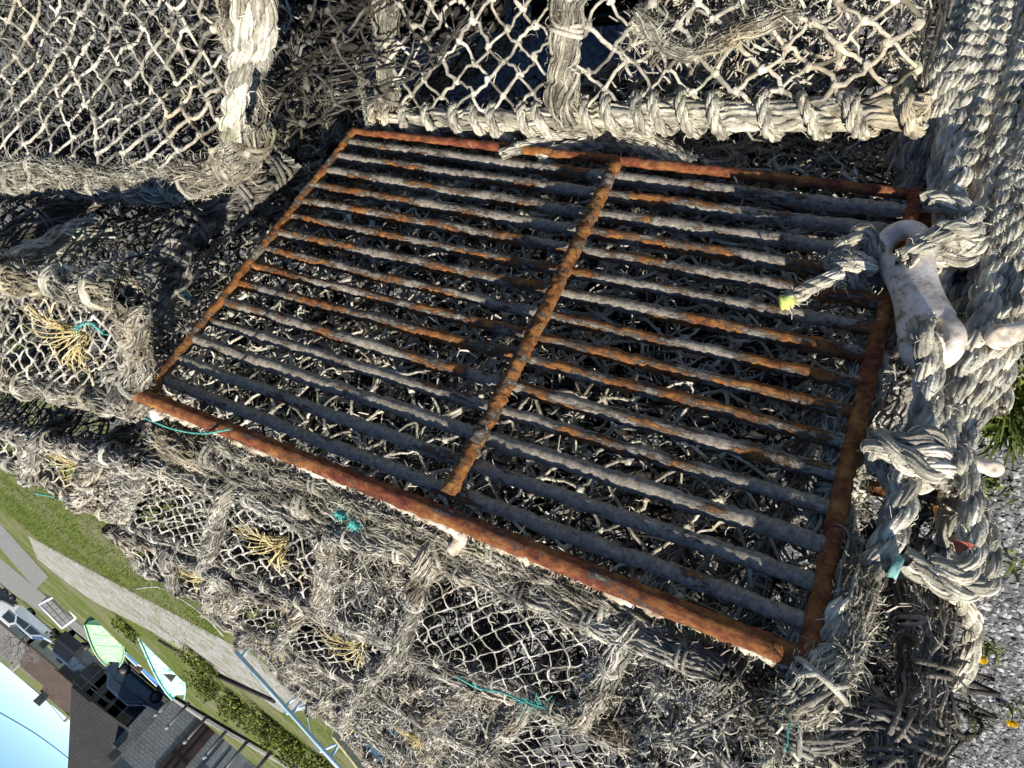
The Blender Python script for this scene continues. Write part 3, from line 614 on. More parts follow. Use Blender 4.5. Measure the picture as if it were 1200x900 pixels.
# --- the white plastic toggle with two eyes
def toggle(name, label, c, ax, wx, L, Wd, Th, holes=True):
    nx = np.cross(ax, wx); res = 46
    # swept rounded bar, waisted, with the two eyes cut as tunnels (a closed quad surface per half, voxel-joined)
    mb = MB()
    def torus(cc, R, r, sy=1.0):
        a = np.arange(40)*2*PI/40; b = np.arange(18)*2*PI/18; A, Bm = np.meshgrid(a, b, indexing='ij')
        V = cc+((R+r*np.cos(Bm))*np.cos(A))[..., None]*wx+((R*sy+r*np.cos(Bm))*np.sin(A))[..., None]*ax+(r*1.25*np.sin(Bm))[..., None]*nx
        ix = np.arange(720).reshape(40, 18); q = np.stack([ix, np.roll(ix, -1, 0), np.roll(np.roll(ix, -1, 0), -1, 1), np.roll(ix, -1, 1)], -1)
        mb.add(V.reshape(-1, 3), q.reshape(-1, 4))
    R, r = (Wd*.33, Wd*.17) if holes else (Wd*.24, Wd*.26)
    torus(c+ax*(L/2-R-r), R, r, 1.12); torus(c-ax*(L/2-R-r), R, r, 1.12)
    t = np.linspace(-1, 1, 30); C = c+t[:, None]*ax*(L*.5-R*2-r*.9)
    a = np.arange(24)*2*PI/24; V = C[:, None]+(np.cos(a)*Wd*.46)[None, :, None]*wx*(1-.17*np.cos(t*PI/2))[:, None, None]+(np.sin(a)*Th*.40)[None, :, None]*nx
    ix = np.arange(720).reshape(30, 24); q = np.stack([ix[:-1], ix[1:], np.roll(ix[1:], -1, 1), np.roll(ix[:-1], -1, 1)], -1)
    T = [[ix[0, 0], ix[0, k+1], ix[0, k]] for k in range(1, 23)]+[[ix[-1, 0], ix[-1, k], ix[-1, k+1]] for k in range(1, 23)]
    mb.add(V.reshape(-1, 3), q.reshape(-1, 4), T)
    o = mb.build(name, PLAST)
    rm = o.modifiers.new('join', 'REMESH'); rm.mode = 'VOXEL'; rm.voxel_size = .0013; rm.use_smooth_shade = True
    sm = o.modifiers.new('soften', 'SMOOTH'); sm.iterations = 12; sm.factor = .5
    return tag(o, label, 'toggle')
e_a, e_b = F(1050, 268, .02), F(1100, 428, .02)
axv = unit(e_b-e_a); wv = unit(np.cross(axv, unit(CAM-(e_a+e_b)/2)))
nv = np.cross(axv, wv); wv = unit(wv*.97+nv*.2)
toggle('rope_toggle', 'big white plastic toggle with two eyes hanging over the grid corner', (e_a+e_b)/2, axv, wv, np.linalg.norm(e_b-e_a)*1.02, .047, .033)
c2 = F(1196, 388, .01); a2 = unit(F(1215, 382, .01)-F(1170, 395, .01))
toggle('rope_toggle', 'stained white toggle at the right edge of the photo, above the weed', c2, a2, unit(np.cross(a2, unit(CAM-c2))), .05, .020, .016, False)
c3 = F(1150, 546, -.01); a3 = unit(F(1170, 548, -.01)-F(1130, 540, -.01))
toggle('rope_toggle', 'little white toggle on the twisted rope above the gravel', c3, a3, unit(np.cross(a3, unit(CAM-c3))), .028, .013, .011, False)
# --- teal and white scraps of twine caught in the nets
def scrap(label, pts, n, L, m=TEAL, r=.0012):
    mb = MB(); C, _ = path(pts, .004); tubes(mb, C, r, 5, .6, .1)
    i = rng.integers(0, len(C), n); hairs(mb, C[i], rng.standard_normal((n, 3))+np.array([0, 0, .3]), L*(.3+.7*rng.random(n)), .0006, 4, 1.0)
    return tag(mb.build('twine_scrap', m), label, 'twine', 'scraps of coloured twine')
z1 = ZT+.012
scrap('bright teal twine tuft on the net below the middle of the top rail', zp(z1, (608, 820), (622, 824), (640, 830)), 40, .02)
scrap('teal knot beside the cable tie behind the rail', zp(z1, (396, 603), (404, 606)), 60, .010, TEAL, .004)
scrap('second teal knot, right of the first one behind the rail', zp(z1, (411, 612), (420, 618)), 60, .010, TEAL, .004)
scrap('thin teal line trailing from the left end of the rail', zp(z1, (170, 490), (200, 502), (235, 508), (270, 503)), 4, .01, TEAL, .0010)
scrap('teal threads over the pale yellow fan', zp(z1, (88, 385), (105, 378), (122, 392)), 30, .014)
scrap('teal and white line at the edge of the stack beside the grass', zp(z1, (40, 578), (62, 582), (86, 588)), 6, .01, TEAL, .0018)
scrap('long pale line looping at the edge of the stack beside the gravel path', zp(z1, (160, 690), (185, 688), (210, 700), (240, 722), (262, 745)), 5, .01, NET, .0016)
scrap('long dull teal line along the bottom nets', zp(z1, (535, 793), (560, 806), (590, 812), (612, 822)), 6, .01, TEAL, .0011)
scrap('teal wisp in the net at the bottom right', [F(928, 842, -.02), F(922, 862, -.02), F(926, 880, -.02)], 12, .010, TEAL, .0006)
scrap('green twine remnant hanging in the dark net left of the grid', [F(214, 338, .0), F(222, 350, .0)], 30, .010)
scrap('teal tuft on the matted ropes by the gravel', [F(1082, 762, -.05), F(1092, 758, -.05)], 25, .009)
#@@SETTING
# ------------------------------------------------------------------ ground
def sheet(name, poly, m, lift, kind='structure'):
    P = np.array([[p[0], p[1], zg(p)+lift] for p in poly]); mb = MB(); n = len(P)
    mb.add(P, None, [[0, i, i+1] for i in range(1, n-1)]); o = mb.build(name, m, loc=(0, 0, 0), smooth=False); o['kind'] = kind; return o
def groundmat(name, stops, sc, stops2=None, sc2=1.2, bsc=60, bd=.01):
    m, n, b = mat(name, 1.0, .05); c = ramp(n, noise(n, sc, 6, .7), stops)
    if stops2: c = mix(n, ramp(n, noise(n, sc2, 5, .65), [(.45, (0, 0, 0)), (.58, (1, 1, 1))]), c, ramp(n, noise(n, sc*1.3, 5, .7), stops2))
    n.links.new(c, b.inputs['Base Color']); bump(n, b, noise(n, bsc, 4, .7), bd, .9); return m
GRASS = groundmat('grass_ground', [(.3, (.035, .05, .012)), (.5, (.10, .13, .03)), (.72, (.20, .21, .07))], 9, [(.3, (.10, .10, .05)), (.7, (.24, .23, .13))], .6, 30, .03)
GRAV = groundmat('gravel', [(.30, (.04, .04, .04)), (.5, (.12, .12, .118)), (.70, (.26, .26, .25))], 75, None, 1, 80, .012)
PATHM = groundmat('path_gravel', [(.3, (.16, .155, .14)), (.5, (.33, .32, .30)), (.7, (.50, .49, .46))], 18, [(.3, (.12, .125, .06)), (.7, (.34, .33, .26))], 3.5, 40, .02)
PATHM.node_tree.nodes  # noqa
TAR = groundmat('tarmac', [(.3, (.13, .13, .125)), (.7, (.24, .235, .22))], 5, None, 1, 30, .004)
PAVE = groundmat('pavement', [(.3, (.22, .22, .22)), (.7, (.36, .36, .35))], 3, None, 1, 30, .004)
mb = MB(); ys = [-60, 130, 2500]; V = []
for y in ys: V += [[-2500, y, zg((0, y))], [2500, y, zg((0, y))]]
mb.add(V, [[2*i, 2*i+1, 2*i+3, 2*i+2] for i in range(len(ys)-1)]); o = mb.build('ground', GRASS, loc=(0, 0, 0), smooth=False); o['kind'] = 'structure'
sheet('gravel_yard', [(-12, -6), (9, -6), (4.2, 5.2), (.8, 7.6), (-3, 8.5), (-12, 9)], GRAV, .004)
gp2 = lambda *pts: [G(x, y) for x, y in pts]
sheet('gravel_path', gp2((33, 628), (58, 641), (107, 668), (147, 690), (190, 712), (240, 738), (300, 770), (380, 830), (330, 835), (285, 802), (249, 784), (213, 762), (178, 740), (110, 705), (78, 682), (44, 655)), PATHM, .004)
sheet('road', gp2((-40, 585), (0, 613), (57, 676), (42, 690), (0, 642), (-40, 612)), TAR, .008)
xs = [G(x, y) for x, y in ((196, 810), (255, 850), (300, 873), (370, 912))]
far = [p+np.array([.6, 2.6, 0]) for p in xs]
sheet('pavement', xs+far[::-1], PAVE, .10)
sheet('street', [p+np.array([0, 2.6, 0]) for p in xs]+[np.array([30, 95, 0]), np.array([40, 95, 0]), np.array([14, 41, 0]), np.array([-12, 41, 0])], TAR, .006)
# stones of the yard that can be told apart
def stones(name, n, gen, smin, smax, m):
    ico = np.array([[0, 0, 1], [.9, 0, .3], [.28, .85, .3], [-.72, .53, .3], [-.72, -.53, .3], [.28, -.85, .3], [.72, .53, -.35], [-.28, .85, -.35], [-.9, 0, -.35], [-.28, -.85, -.35], [.72, -.53, -.35]])
    f = [[0, 1, 2], [0, 2, 3], [0, 3, 4], [0, 4, 5], [0, 5, 1], [1, 6, 2], [2, 7, 3], [3, 8, 4], [4, 9, 5], [5, 10, 1], [2, 6, 7], [3, 7, 8], [4, 8, 9], [5, 9, 10], [1, 10, 6]]
    P = gen(n); s = smin+(smax-smin)*rng.random(n)**2.2; a = rng.random(n)*6.28
    V = ico[None]*(1+.25*rng.standard_normal((n, 11, 1)))*s[:, None, None]*np.stack([np.ones(n), .55+.5*rng.random(n), .45+.3*rng.random(n)], 1)[:, None]
    ca, sa = np.cos(a)[:, None], np.sin(a)[:, None]
    V = np.stack([V[..., 0]*ca-V[..., 1]*sa, V[..., 0]*sa+V[..., 1]*ca, V[..., 2]], -1)+P[:, None]
    T = (np.array(f)[None]+(np.arange(n)*11)[:, None, None]).reshape(-1, 3)
    mb = MB(); mb.add(V.reshape(-1, 3), None, T, np.repeat(rng.random(n), 11)); o = mb.build(name, m, loc=(0, 0, 0), smooth=False); o['kind'] = 'stuff'; return o
mS, nS, bS = mat('pebble', .9, .2); nS.links.new(tintcol(nS, ramp(nS, noise(nS, 30, 3), [(.3, (.12, .12, .12)), (.7, (.38, .375, .36))]), .25, 1.6), bS.inputs['Base Color'])
def yard(n):
    p = np.zeros((n, 3)); xy = np.stack([-3.2+3.1*rng.random(n), .35+4.2*rng.random(n)], 1); p[:, :2] = xy; p[:, 2] = -SL*xy[:, 1]+.006; return p
o = stones('gravel', 80000, yard, .004, .013, mS); tag(o, 'loose grey and white gravel beside the pots', 'gravel')
# grass blades on the bank behind the stack
GB = fibre('grass_blades', [(.3, (.05, .075, .015)), (.5, (.11, .15, .03)), (.7, (.24, .25, .09))], 3, .6, 1.3)
n = 42000; x = 1.0+12*rng.random(n)**1.1; y = 5.2+14*rng.random(n)
P0 = np.stack([x, y, -SL*y], 1)
inpath = np.zeros(n, bool)
pp = np.array(gp2((33, 628), (58, 641), (107, 668), (147, 690), (190, 712), (240, 738), (300, 770), (285, 802), (249, 784), (213, 762), (178, 740), (110, 705), (78, 682), (44, 655)))[:, :2]
def inside(pt, poly):
    c = np.zeros(len(pt), bool); j = len(poly)-1
    for i in range(len(poly)):
        a, b = poly[i], poly[j]
        c ^= ((a[1] > pt[:, 1]) != (b[1] > pt[:, 1])) & (pt[:, 0] < (b[0]-a[0])*(pt[:, 1]-a[1])/(b[1]-a[1]+1e-12)+a[0]); j = i
    return c
keep = ~inside(P0[:, :2], pp) | (rng.random(n) < .05)
P0 = P0[keep]; n = len(P0)
mb = MB(); hairs(mb, P0, np.stack([.5*rng.standard_normal(n), .5*rng.standard_normal(n), np.ones(n)], 1), .03+.06*rng.random(n), .004, 2, .5)
o = mb.build('grass', GB, loc=(0, 0, 0)); tag(o, 'short rough grass on the bank behind the stack', 'grass', kind='stuff')
# leafy bushes
LEAF = fibre('leaf', [(.3, (.05, .07, .018)), (.5, (.125, .155, .035)), (.72, (.30, .31, .09))], 2.2, .45, 1.5)
BARK = plain('bark', (.11, .085, .06), .95, .4, 12)
def leaves(mb, c, rad, n, ls):
    d = unit(rng.standard_normal((n, 3))); r = rng.random(n)**.45
    lump = 1+.28*np.sin(d[:, 0]*5+c[0]*3)+.22*np.sin(d[:, 1]*7+c[1])+.2*np.sin(d[:, 2]*6)
    P = c+d*(r*lump)[:, None]*np.array(rad)
    a = unit(rng.standard_normal((n, 3))); b = unit(np.cross(a, rng.standard_normal((n, 3)))); s = (ls*(.5+rng.random(n)))[:, None]
    V = np.stack([P-a*s, P-b*s*.5, P+a*s, P+b*s*.5], 1); mb.add(V.reshape(-1, 3), np.arange(4*n).reshape(n, 4), None, np.repeat(rng.random(n), 4))
def bush(name, label, c, rad, n, ls, cat='bush', group=None, leaf=LEAF):
    g = np.array([c[0], c[1], zg(c)]); t = thing(name, label, cat, g, group)
    mb = MB(); leaves(mb, g+np.array([0, 0, rad[2]*.75]), rad, n, ls); mb.build('foliage', leaf, t)
    mb = MB()
    for k in range(7): tubes(mb, path([g, g+np.array([.3*rad[0]*rng.standard_normal(), .3*rad[1]*rng.standard_normal(), rad[2]*.5]), g+np.array([.5*rad[0]*rng.standard_normal(), .5*rad[1]*rng.standard_normal(), rad[2]*1.1])], n=6)[0], [.02, .018, .015, .012, .01, .006], 5, .5)
    mb.build('stem', BARK, t)
for k, (px, py, rx, rz, lab) in enumerate(((248, 798, .55, .26, 'low green bush beside the pale turquoise boat'), (283, 822, .65, .30, 'bush behind the red brown frame on the bank'), (318, 843, .65, .32, 'yellow green bush between posts and pale blue pole'),
        (348, 868, .6, .3, 'bush beyond the pale blue pole, second from the bottom edge'), (383, 894, .6, .3, 'nearest bush at the bottom edge, beyond the pale blue pole'), (240, 775, .6, .16, 'low weeds on the path edge by the turquoise boat'), (150, 733, .5, .16, 'dark low growth between the green and the turquoise boat'))):
    bush('bush', lab, G(px, py), (rx*.85, .6, rz*.9), 1700, .032, group='bushes on the bank')
# plants on the gravel
def weed(name, label, px, py, n, L, flower=0):
    g = G(px, py); t = thing(name, label, 'weed', g, 'weeds in the gravel'); mb = MB()
    hairs(mb, np.tile(g, (n, 1))+.02*rng.standard_normal((n, 3))*[1, 1, .1], np.stack([rng.standard_normal(n), rng.standard_normal(n), .5+.4*rng.random(n)], 1), L*(.5+rng.random(n)), .004, 4, .5); mb.build('leaves', LEAF, t)
    if flower:
        mb = MB(); h = g+np.array([0, 0, .06]); tubes(mb, path([g, h], .01)[0], .0018, 5); 
        mb.build('stalk', LEAF, t); mb = MB()
        m = 90; a = rng.random(m)*6.28; hairs(mb, np.tile(h, (m, 1)), np.stack([np.cos(a), np.sin(a), .15+.9*rng.random(m)], 1), .018, .0028, 2, .2, rng.random(m)); mb.build('flower', FLOW, t)
FLOW = plain('dandelion_petal', (.80, .58, .02), .8, .15, 40)
weed('dandelion', 'dandelion in flower at the edge of the pot stack', 1152, 752, 46, .05, 1)
weed('dandelion', 'smaller dandelion out on the gravel', 1187, 826, 24, .04, 1)
weed('green_weed', 'dense dark green weed by the right edge of the photo', 1178, 462, 420, .11)
weed('green_weed', 'second clump of weed just below the dense one', 1196, 495, 220, .08)
weed('green_weed', 'sparse weed by the little toggle', 1166, 566, 60, .04)
weed('green_weed', 'sparse weed low at the bottom of the stack', 1092, 855, 40, .06)
weed('green_weed', 'tiny tuft in the gravel below the dandelion', 1150, 843, 16, .05)
weed('green_weed', 'tiny tuft in the gravel right of the U shaped rope', 1188, 655, 26, .04)

# ------------------------------------------------------------------ boats, vehicles and things along the bank
up = np.array([0, 0, 1.0])
def hull(label, A, Bw, wid, ht, m, m_in, m_tr, tilt=0.0, boatname='rowing_boat', group='boats on the bank', m_st=None):
    ax = Bw-A; L = np.linalg.norm(ax); ax = ax/L; sd = unit(np.cross(ax, up)); sd = unit(sd+up*tilt); uv = np.cross(sd, ax)
    g = (A+Bw)/2; t = thing(boatname, label, 'boat', np.array([g[0], g[1], min(A[2], Bw[2])-ht]), group)
    n = 16; u = np.linspace(0, 1, n); bw = wid/2*np.clip(.86+.30*u-.75*u**4, .03, 1.2); sh = .10*ht*(2*u-1)**2+.25*ht*np.clip(u-.6, 0, 1)
    ring = []
    for i in range(n):
        c = A+ax*L*u[i]; w_ = bw[i]; top = sh[i]
        ring.append([c-sd*w_+uv*top, c-sd*w_*.92+uv*(-ht*.35), c-sd*w_*.62+uv*(-ht*.78), c+uv*(-ht), c+sd*w_*.62+uv*(-ht*.78), c+sd*w_*.92+uv*(-ht*.35), c+sd*w_+uv*top])
    R = np.array(ring); ix = np.arange(n*7).reshape(n, 7)
    mb = MB(); mb.add(R.reshape(-1, 3), np.stack([ix[:-1, :-1], ix[1:, :-1], ix[1:, 1:], ix[:-1, 1:]], -1).reshape(-1, 4)); mb.build('hull', m, t)
    mb = MB(); inn = np.array([[A+ax*L*u[i]-sd*bw[i]*.9+uv*(sh[i]-.02), A+ax*L*u[i]-sd*bw[i]*.75-uv*ht*.16, A+ax*L*u[i]+sd*bw[i]*.75-uv*ht*.16, A+ax*L*u[i]+sd*bw[i]*.9+uv*(sh[i]-.02)] for i in range(n)])
    jx = np.arange(n*4).reshape(n, 4); mb.add(inn.reshape(-1, 3), np.stack([jx[:-1, :-1], jx[:-1, 1:], jx[1:, 1:], jx[1:, :-1]], -1).reshape(-1, 4)); mb.build('inside', m_in, t)
    for s in (0, 6):
        mb = MB(); tubes(mb, R[:, s], .025, 6, .5); mb.build('gunwale', m_tr, t)
    mb = MB(); prism(mb, R[0]-ax*.02, -ax*.03); mb.build('transom', m_st or m_tr, t, smooth=False)
    if m_st:
        mb = MB(); prism(mb, [A-ax*.05-sd*bw[0]*.86+uv*.06, A-ax*.30-sd*bw[0]*.55+uv*.05, A-ax*.38+uv*.0, A-ax*.30+sd*bw[0]*.55+uv*.05, A-ax*.05+sd*bw[0]*.86+uv*.06], -uv*ht*.8); mb.build('stern_block', m_st, t, smooth=False)  # dark block closing off the stern
    for f in (5, 9):
        mb = MB(); c = A+ax*L*u[f]-uv*ht*.15; box(mb, c, (bw[f]*.9, .08, .015), [sd, ax, uv]); mb.build('thwart', m_tr, t, smooth=False)
    return t
def paint(name, c, worn, sc=9):
    m, n, b = mat(name, .6, .3); f = ramp(n, noise(n, sc, 6, .7, (1, 1, 1)), [(.50, (0, 0, 0)), (.62, (1, 1, 1))])
    n.links.new(mix(n, f, ramp(n, noise(n, 30, 4), [(.3, tuple(v*.75 for v in c)), (.7, c)]), worn), b.inputs['Base Color']); return m
LG = paint('pale_green_paint', (.34, .62, .36), (.50, .46, .36), 4); DG = plain('dark_green', (.025, .10, .055), .5, .3, 4)
TQ = paint('turquoise_paint', (.50, .80, .74), (.14, .40, .36), 7); DB = plain('dark_blue', (.05, .13, .22), .5, .3, 4)
BL = plain('blue_paint', (.03, .20, .50), .5, .25, 4); WH = plain('white_paint', (.75, .76, .76), .5, .15, 4)
hull('pale green open boat with dark green stern, worn paint', PD(117, 732, 25), PD(133, 778, 27), 1.25, .5, LG, LG, LG, .55, m_st=DG)
hull('long pale turquoise boat with flaking paint and blue stern', PD(178, 745, 19.5), PD(210, 817, 21.5), .88, .42, TQ, TQ, TQ, .65, m_st=DB)
hull('low blue and white dinghy between the green and turquoise boats', PD(134, 748, 27), PD(188, 803, 29), .75, .35, WH, BL, WH, .25)
# shadow-side chocks under each boat
TIM = plain('timber', (.10, .075, .055), .9, .4, 6)
for lab, px, py, d in (('timber chock under the green boat', 126, 768, 27), ('timber chock under the turquoise boat', 196, 790, 21), ('timber chock under the blue dinghy', 160, 782, 28.5)):
    c = PD(px, py, d); z = zg(c); mb = MB(); h = max(.1, (c[2]-.35-z)/2); box(mb, (c[0], c[1], z+h), (.25, .25, h)); tag(mb.build('boat_chock', TIM, smooth=False), lab, 'chock', 'boat chocks')
# timber edging along the path
mb = MB(); a, b = G(188, 750), G(258, 791); c = G(322, 820)
for p, q_ in ((a, b), (b+.02, c)):
    d = unit(q_-p); s_ = np.cross(d, up); prism(mb, [p+s_*.045, q_+s_*.045, q_-s_*.045, p-s_*.045], up*.05)
tag(mb.build('timber_edging', plain('dark_timber', (.05, .04, .032), .9, .4, 5), smooth=False), 'long dark timber beam edging the gravel path', 'beam')
def poles(mb, segs, r, k=8):
    for a, b in segs: tubes(mb, np.array([a, (a*2+b)/3, (a+b*2)/3, b]), r, k, .5, 0, True)
# pale blue pole frame
PB = plain('pale_blue_paint', (.55, .72, .78), .5, .2, 10)
fr = thing('pole_frame', 'pale blue tubular frame at the edge of the stack, over the grass', 'frame', np.array([.0, 7.5, zg((0, 7.5))]))
pA, pB = PD(276, 763, 7.6), PD(420, 925, 6.4)
mb = MB(); poles(mb, [(pA, pB)], .021); mb.build('rail', PB, fr)
for (x1, y1, d1), (x2, y2, d2) in (((337, 836, 7.1), (358, 827, 7.1)), ((375, 881, 6.8), (394, 872, 6.8)), ((337, 836, 7.1), (330, 826, 7.8)), ((333, 828, 7.3), (346, 818, 7.3))):
    mb = MB(); poles(mb, [(PD(x1, y1, d1), PD(x2, y2, d2))], .014); mb.build('cross_tube', PB, fr)
for f in (.05, .5, .8):
    p = pA*(1-f)+pB*f; mb = MB(); poles(mb, [(p, np.array([p[0], p[1]+.3, zg(p)]))], .016); mb.build('leg', PB, fr)
mb = MB(); C, _ = path([PD(357, 828, 7.1), PD(363, 850, 7.05), PD(372, 880, 6.8)], .05); tubes(mb, C, .007, 5); mb.build('stay_wire', PB, fr)
tw = thing('boat_bow', 'light blue boat edge with a yellow wooden rail at the bottom edge of the photo', 'boat', np.array([*PD(420, 890, 5.6)[:2], zg(PD(420, 890, 5.6))]))
a, b = PD(396, 858, 5.8), PD(450, 925, 5.3); mb = MB(); prism(mb, [a, b, b+up*.05, a+up*.05], np.array([.02, .06, 0])); mb.build('rail', plain('yellow_wood', (.55, .47, .25), .7, .3, 20), tw, smooth=False)
mb = MB(); a2, b2 = a+np.array([-.03, -.02, .0]), b+np.array([-.03, -.02, 0]); prism(mb, [a2, b2, b2-up*.3-np.array([.1, 0, 0]), a2-up*.3], np.array([-.25, -.02, 0])); mb.build('hull', plain('light_blue_paint', (.38, .68, .82), .5, .2, 8), tw, smooth=False)
# white gate-like barrier lying on its stand
ba = thing('metal_barrier', 'white framed metal barrier with mesh bars beside the road', 'barrier', np.array([*G(66, 712)[:2], zg(G(66, 712))]))
cs = [PD(46, 708, 33), PD(68, 697, 31), PD(89, 724, 31), PD(73, 736, 33)]
mb = MB(); poles(mb, [(cs[i], cs[(i+1) % 4]) for i in range(4)], .055); mb.build('frame', WH, ba)
mb = MB(); dk = plain('dark_metal', (.10, .10, .10), .5, .2)
for f in (.2, .4, .6, .8): poles(mb, [(cs[0]*(1-f)+cs[3]*f, cs[1]*(1-f)+cs[2]*f)], .02)
for f in (.33, .66): poles(mb, [(cs[0]*(1-f)+cs[1]*f, cs[3]*(1-f)+cs[2]*f)], .02)
mb.build('bars', dk, ba)
mb = MB(); poles(mb, [(c, np.array([c[0], c[1], zg(c)])) for c in cs], .03); mb.build('leg', dk, ba)
LINT0 = plain('grey_cap', (.25, .26, .27), .7, .25, 3)
# posts along the pavement
for k, ((bx, by), h, lab) in enumerate((((206, 812), .9, 'dark post furthest along the pavement, next to the turquoise boat'), ((222, 823), 1.0, 'second dark post from the turquoise boat'), ((244, 838), 1.0, 'dark post in front of the brown double door'), ((268, 853), 1.0, 'dark post left of the grey garage panel'),
        ((292, 866), 1.0, 'post in front of the narrow brown door'), ((318, 880), 1.0, 'dark post before the bottom edge of the photo'), ((345, 895), 1.0, 'nearest dark post at the bottom edge of the photo'))):
    g = G(bx, by); t = thing('street_post', lab, 'post', g, 'posts along the pavement')
    mb = MB(); tubes(mb, np.array([g, g+up*h*.5, g+up*h]), .055, 8, .5, 0, True); mb.build('shaft', dk, t)
    mb = MB(); tubes(mb, np.array([g+up*h, g+up*(h+.06), g+up*(h+.14)]), [.07, .07, .04], 8, .5, 0, True); mb.build('cap', LINT0, t)
# red-brown frame and tyre on the bank
mb = MB(); pts = [PD(236, 808, 17), PD(251, 795, 17), PD(252, 803, 17.3), PD(236, 808, 17)]; poles(mb, [(pts[i], pts[i+1]) for i in range(3)], .03)
tag(mb.build('scrap_tripod', plain('brown_rust', (.22, .10, .07), .8, .3, 10)), 'red brown triangular frame lying on the bank by the bushes', 'frame')
mb = MB(); c = PD(272, 815, 16.5); a = np.linspace(0, 2*PI, 24); tubes(mb, np.array([c+.11*(math.cos(x)*AX+math.sin(x)*up) for x in a]), .04, 8)
tag(mb.build('old_tyre', plain('brown_rubber', (.16, .09, .06), .8, .4, 10)), 'small round tyre on the bank in the bushes', 'tyre')

GLASS = plain('window_glass', (.03, .04, .05), .08, .1, 3, .6); TYRE = plain('tyre_rubber', (.015, .015, .016), .8, .2)
def car(label, c, heading, L, Wd, Hh, m, kind='parked_car', cat='car', boxy=False):
    f = np.array([math.cos(heading), math.sin(heading), 0]); s_ = np.array([-f[1], f[0], 0]); g = np.array([c[0], c[1], zg(c)])
    t = thing(kind, label, cat, g, 'vehicles parked along the street')
    pr = ([(-.5, .22), (-.5, .95), (-.46, 1.0), (.22, 1.0), (.34, .62), (.5, .52), (.5, .22)] if boxy else [(-.5, .22), (-.5, .58), (-.44, .66), (-.34, .97), (-.22, 1.0), (.06, 1.0), (.24, .66), (.46, .55), (.5, .45), (.5, .22)])
    mb = MB()
    for sgn, inset in ((-1, 0), (1, 0)): pass
    P = [g+f*x*L+up*z*Hh-s_*Wd/2*(.84 if z > .8 else 1) for x, z in pr]; Q_ = [g+f*x*L+up*z*Hh+s_*Wd/2*(.84 if z > .8 else 1) for x, z in pr]
    n = len(P); V = np.array(P+Q_); mb.add(V, [[i, (i+1) % n, n+(i+1) % n, n+i] for i in range(n)])
    cen = V[:n].mean(0), V[n:].mean(0)
    mb.add(np.array(P+[cen[0]]), None, [[n, (i+1) % n, i] for i in range(n)]); mb.add(np.array(Q_+[cen[1]]), None, [[n, i, (i+1) % n] for i in range(n)])
    mb.build('body', m, t, smooth=False)
    wins = [[(-.40, .68), (-.31, .93), (-.10, .95), (-.10, .67)], [(-.08, .67), (-.08, .95), (.05, .94), (.19, .66)]] if not boxy else [[(.02, .62), (.02, .92), (.20, .92), (.30, .62)]]
    for sg in (-1, 1):
        for wn in wins:
            mb = MB(); prism(mb, [g+f*x*L+up*z*Hh+s_*sg*(Wd/2*(1-.16*max(0, (z-.6))/.4)+.004) for x, z in wn], s_*sg*.012); mb.build('window', GLASS, t, smooth=False)
        for x in (-.31, .31):
            mb = MB(); c0 = g+f*x*L+s_*sg*Wd*.44+up*.31; r_ = .31; tubes(mb, np.array([c0-s_*.09, c0-s_*.03, c0+s_*.03, c0+s_*.09]), [r_*.94, r_, r_, r_*.94], 20, .5, 0, True); wl = mb.build('wheel', TYRE, t)
            mb = MB(); tubes(mb, np.array([c0+s_*sg*.09, c0+s_*sg*.1]), .19, 14, .5, 0, True); mb.build('rim', dk, wl)
    for x, z1, z2 in ((.225, .66, .94),) if not boxy else ():
        pass
    mb = MB(); ws = [(.235, .68, 1), (.08, .97, .84)] if not boxy else [(.338, .64, 1), (.228, .98, .84)]
    (xa, za, wa), (xb, zb, wb) = ws; nn = unit(np.cross(f*(xb-xa)*L+up*(zb-za)*Hh, s_)); nn = nn if nn[2] > 0 else -nn
    prism(mb, [g+f*xa*L+up*za*Hh-s_*Wd*.45*wa+nn*.006, g+f*xa*L+up*za*Hh+s_*Wd*.45*wa+nn*.006, g+f*xb*L+up*zb*Hh+s_*Wd*.45*wb+nn*.006, g+f*xb*L+up*zb*Hh-s_*Wd*.45*wb+nn*.006], nn*.012); mb.build('windscreen', GLASS, t, smooth=False)
    for sg in (-1, 1):
        mb = MB(); box(mb, g+f*(.5*L+.006)+s_*sg*Wd*.36+up*.42*Hh, (.012, .14, .07), [f, s_, up]); mb.build('headlight', WH, t, smooth=False)
SILV = plain('silver_paint', (.50, .55, .60), .3, .1, 2, .6); NAVY = plain('navy_paint', (.035, .06, .10), .25, .2, 2, .6); BLACKP = plain('black_paint', (.02, .022, .026), .3, .2, 2, .6)
cc = (G(43, 722)+G(64, 737))/2*0+PD(50, 733, 72); car('silver hatchback parked side on beside the white barrier', PD(49, 731, 66), PI*.985, 4.9, 2.0, 1.8, SILV)
car('white van at the left edge of the photo, beyond the silver car', PD(10, 716, 72), PI*.95, 5.6, 2.1, 2.3, WH, 'parked_van', 'van', True)
car('dark car behind the white van at the left edge', PD(6, 688, 70), PI*.95, 4.2, 1.75, 1.5, BLACKP)
car('navy blue car parked between the blue dinghy and the slate houses', PD(172, 794, 34), PI*.985, 3.3, 1.4, 1.25, NAVY)
car('small black car beyond the green boat', PD(98, 758, 44), PI*.6, 3.4, 1.6, 1.6, BLACKP)

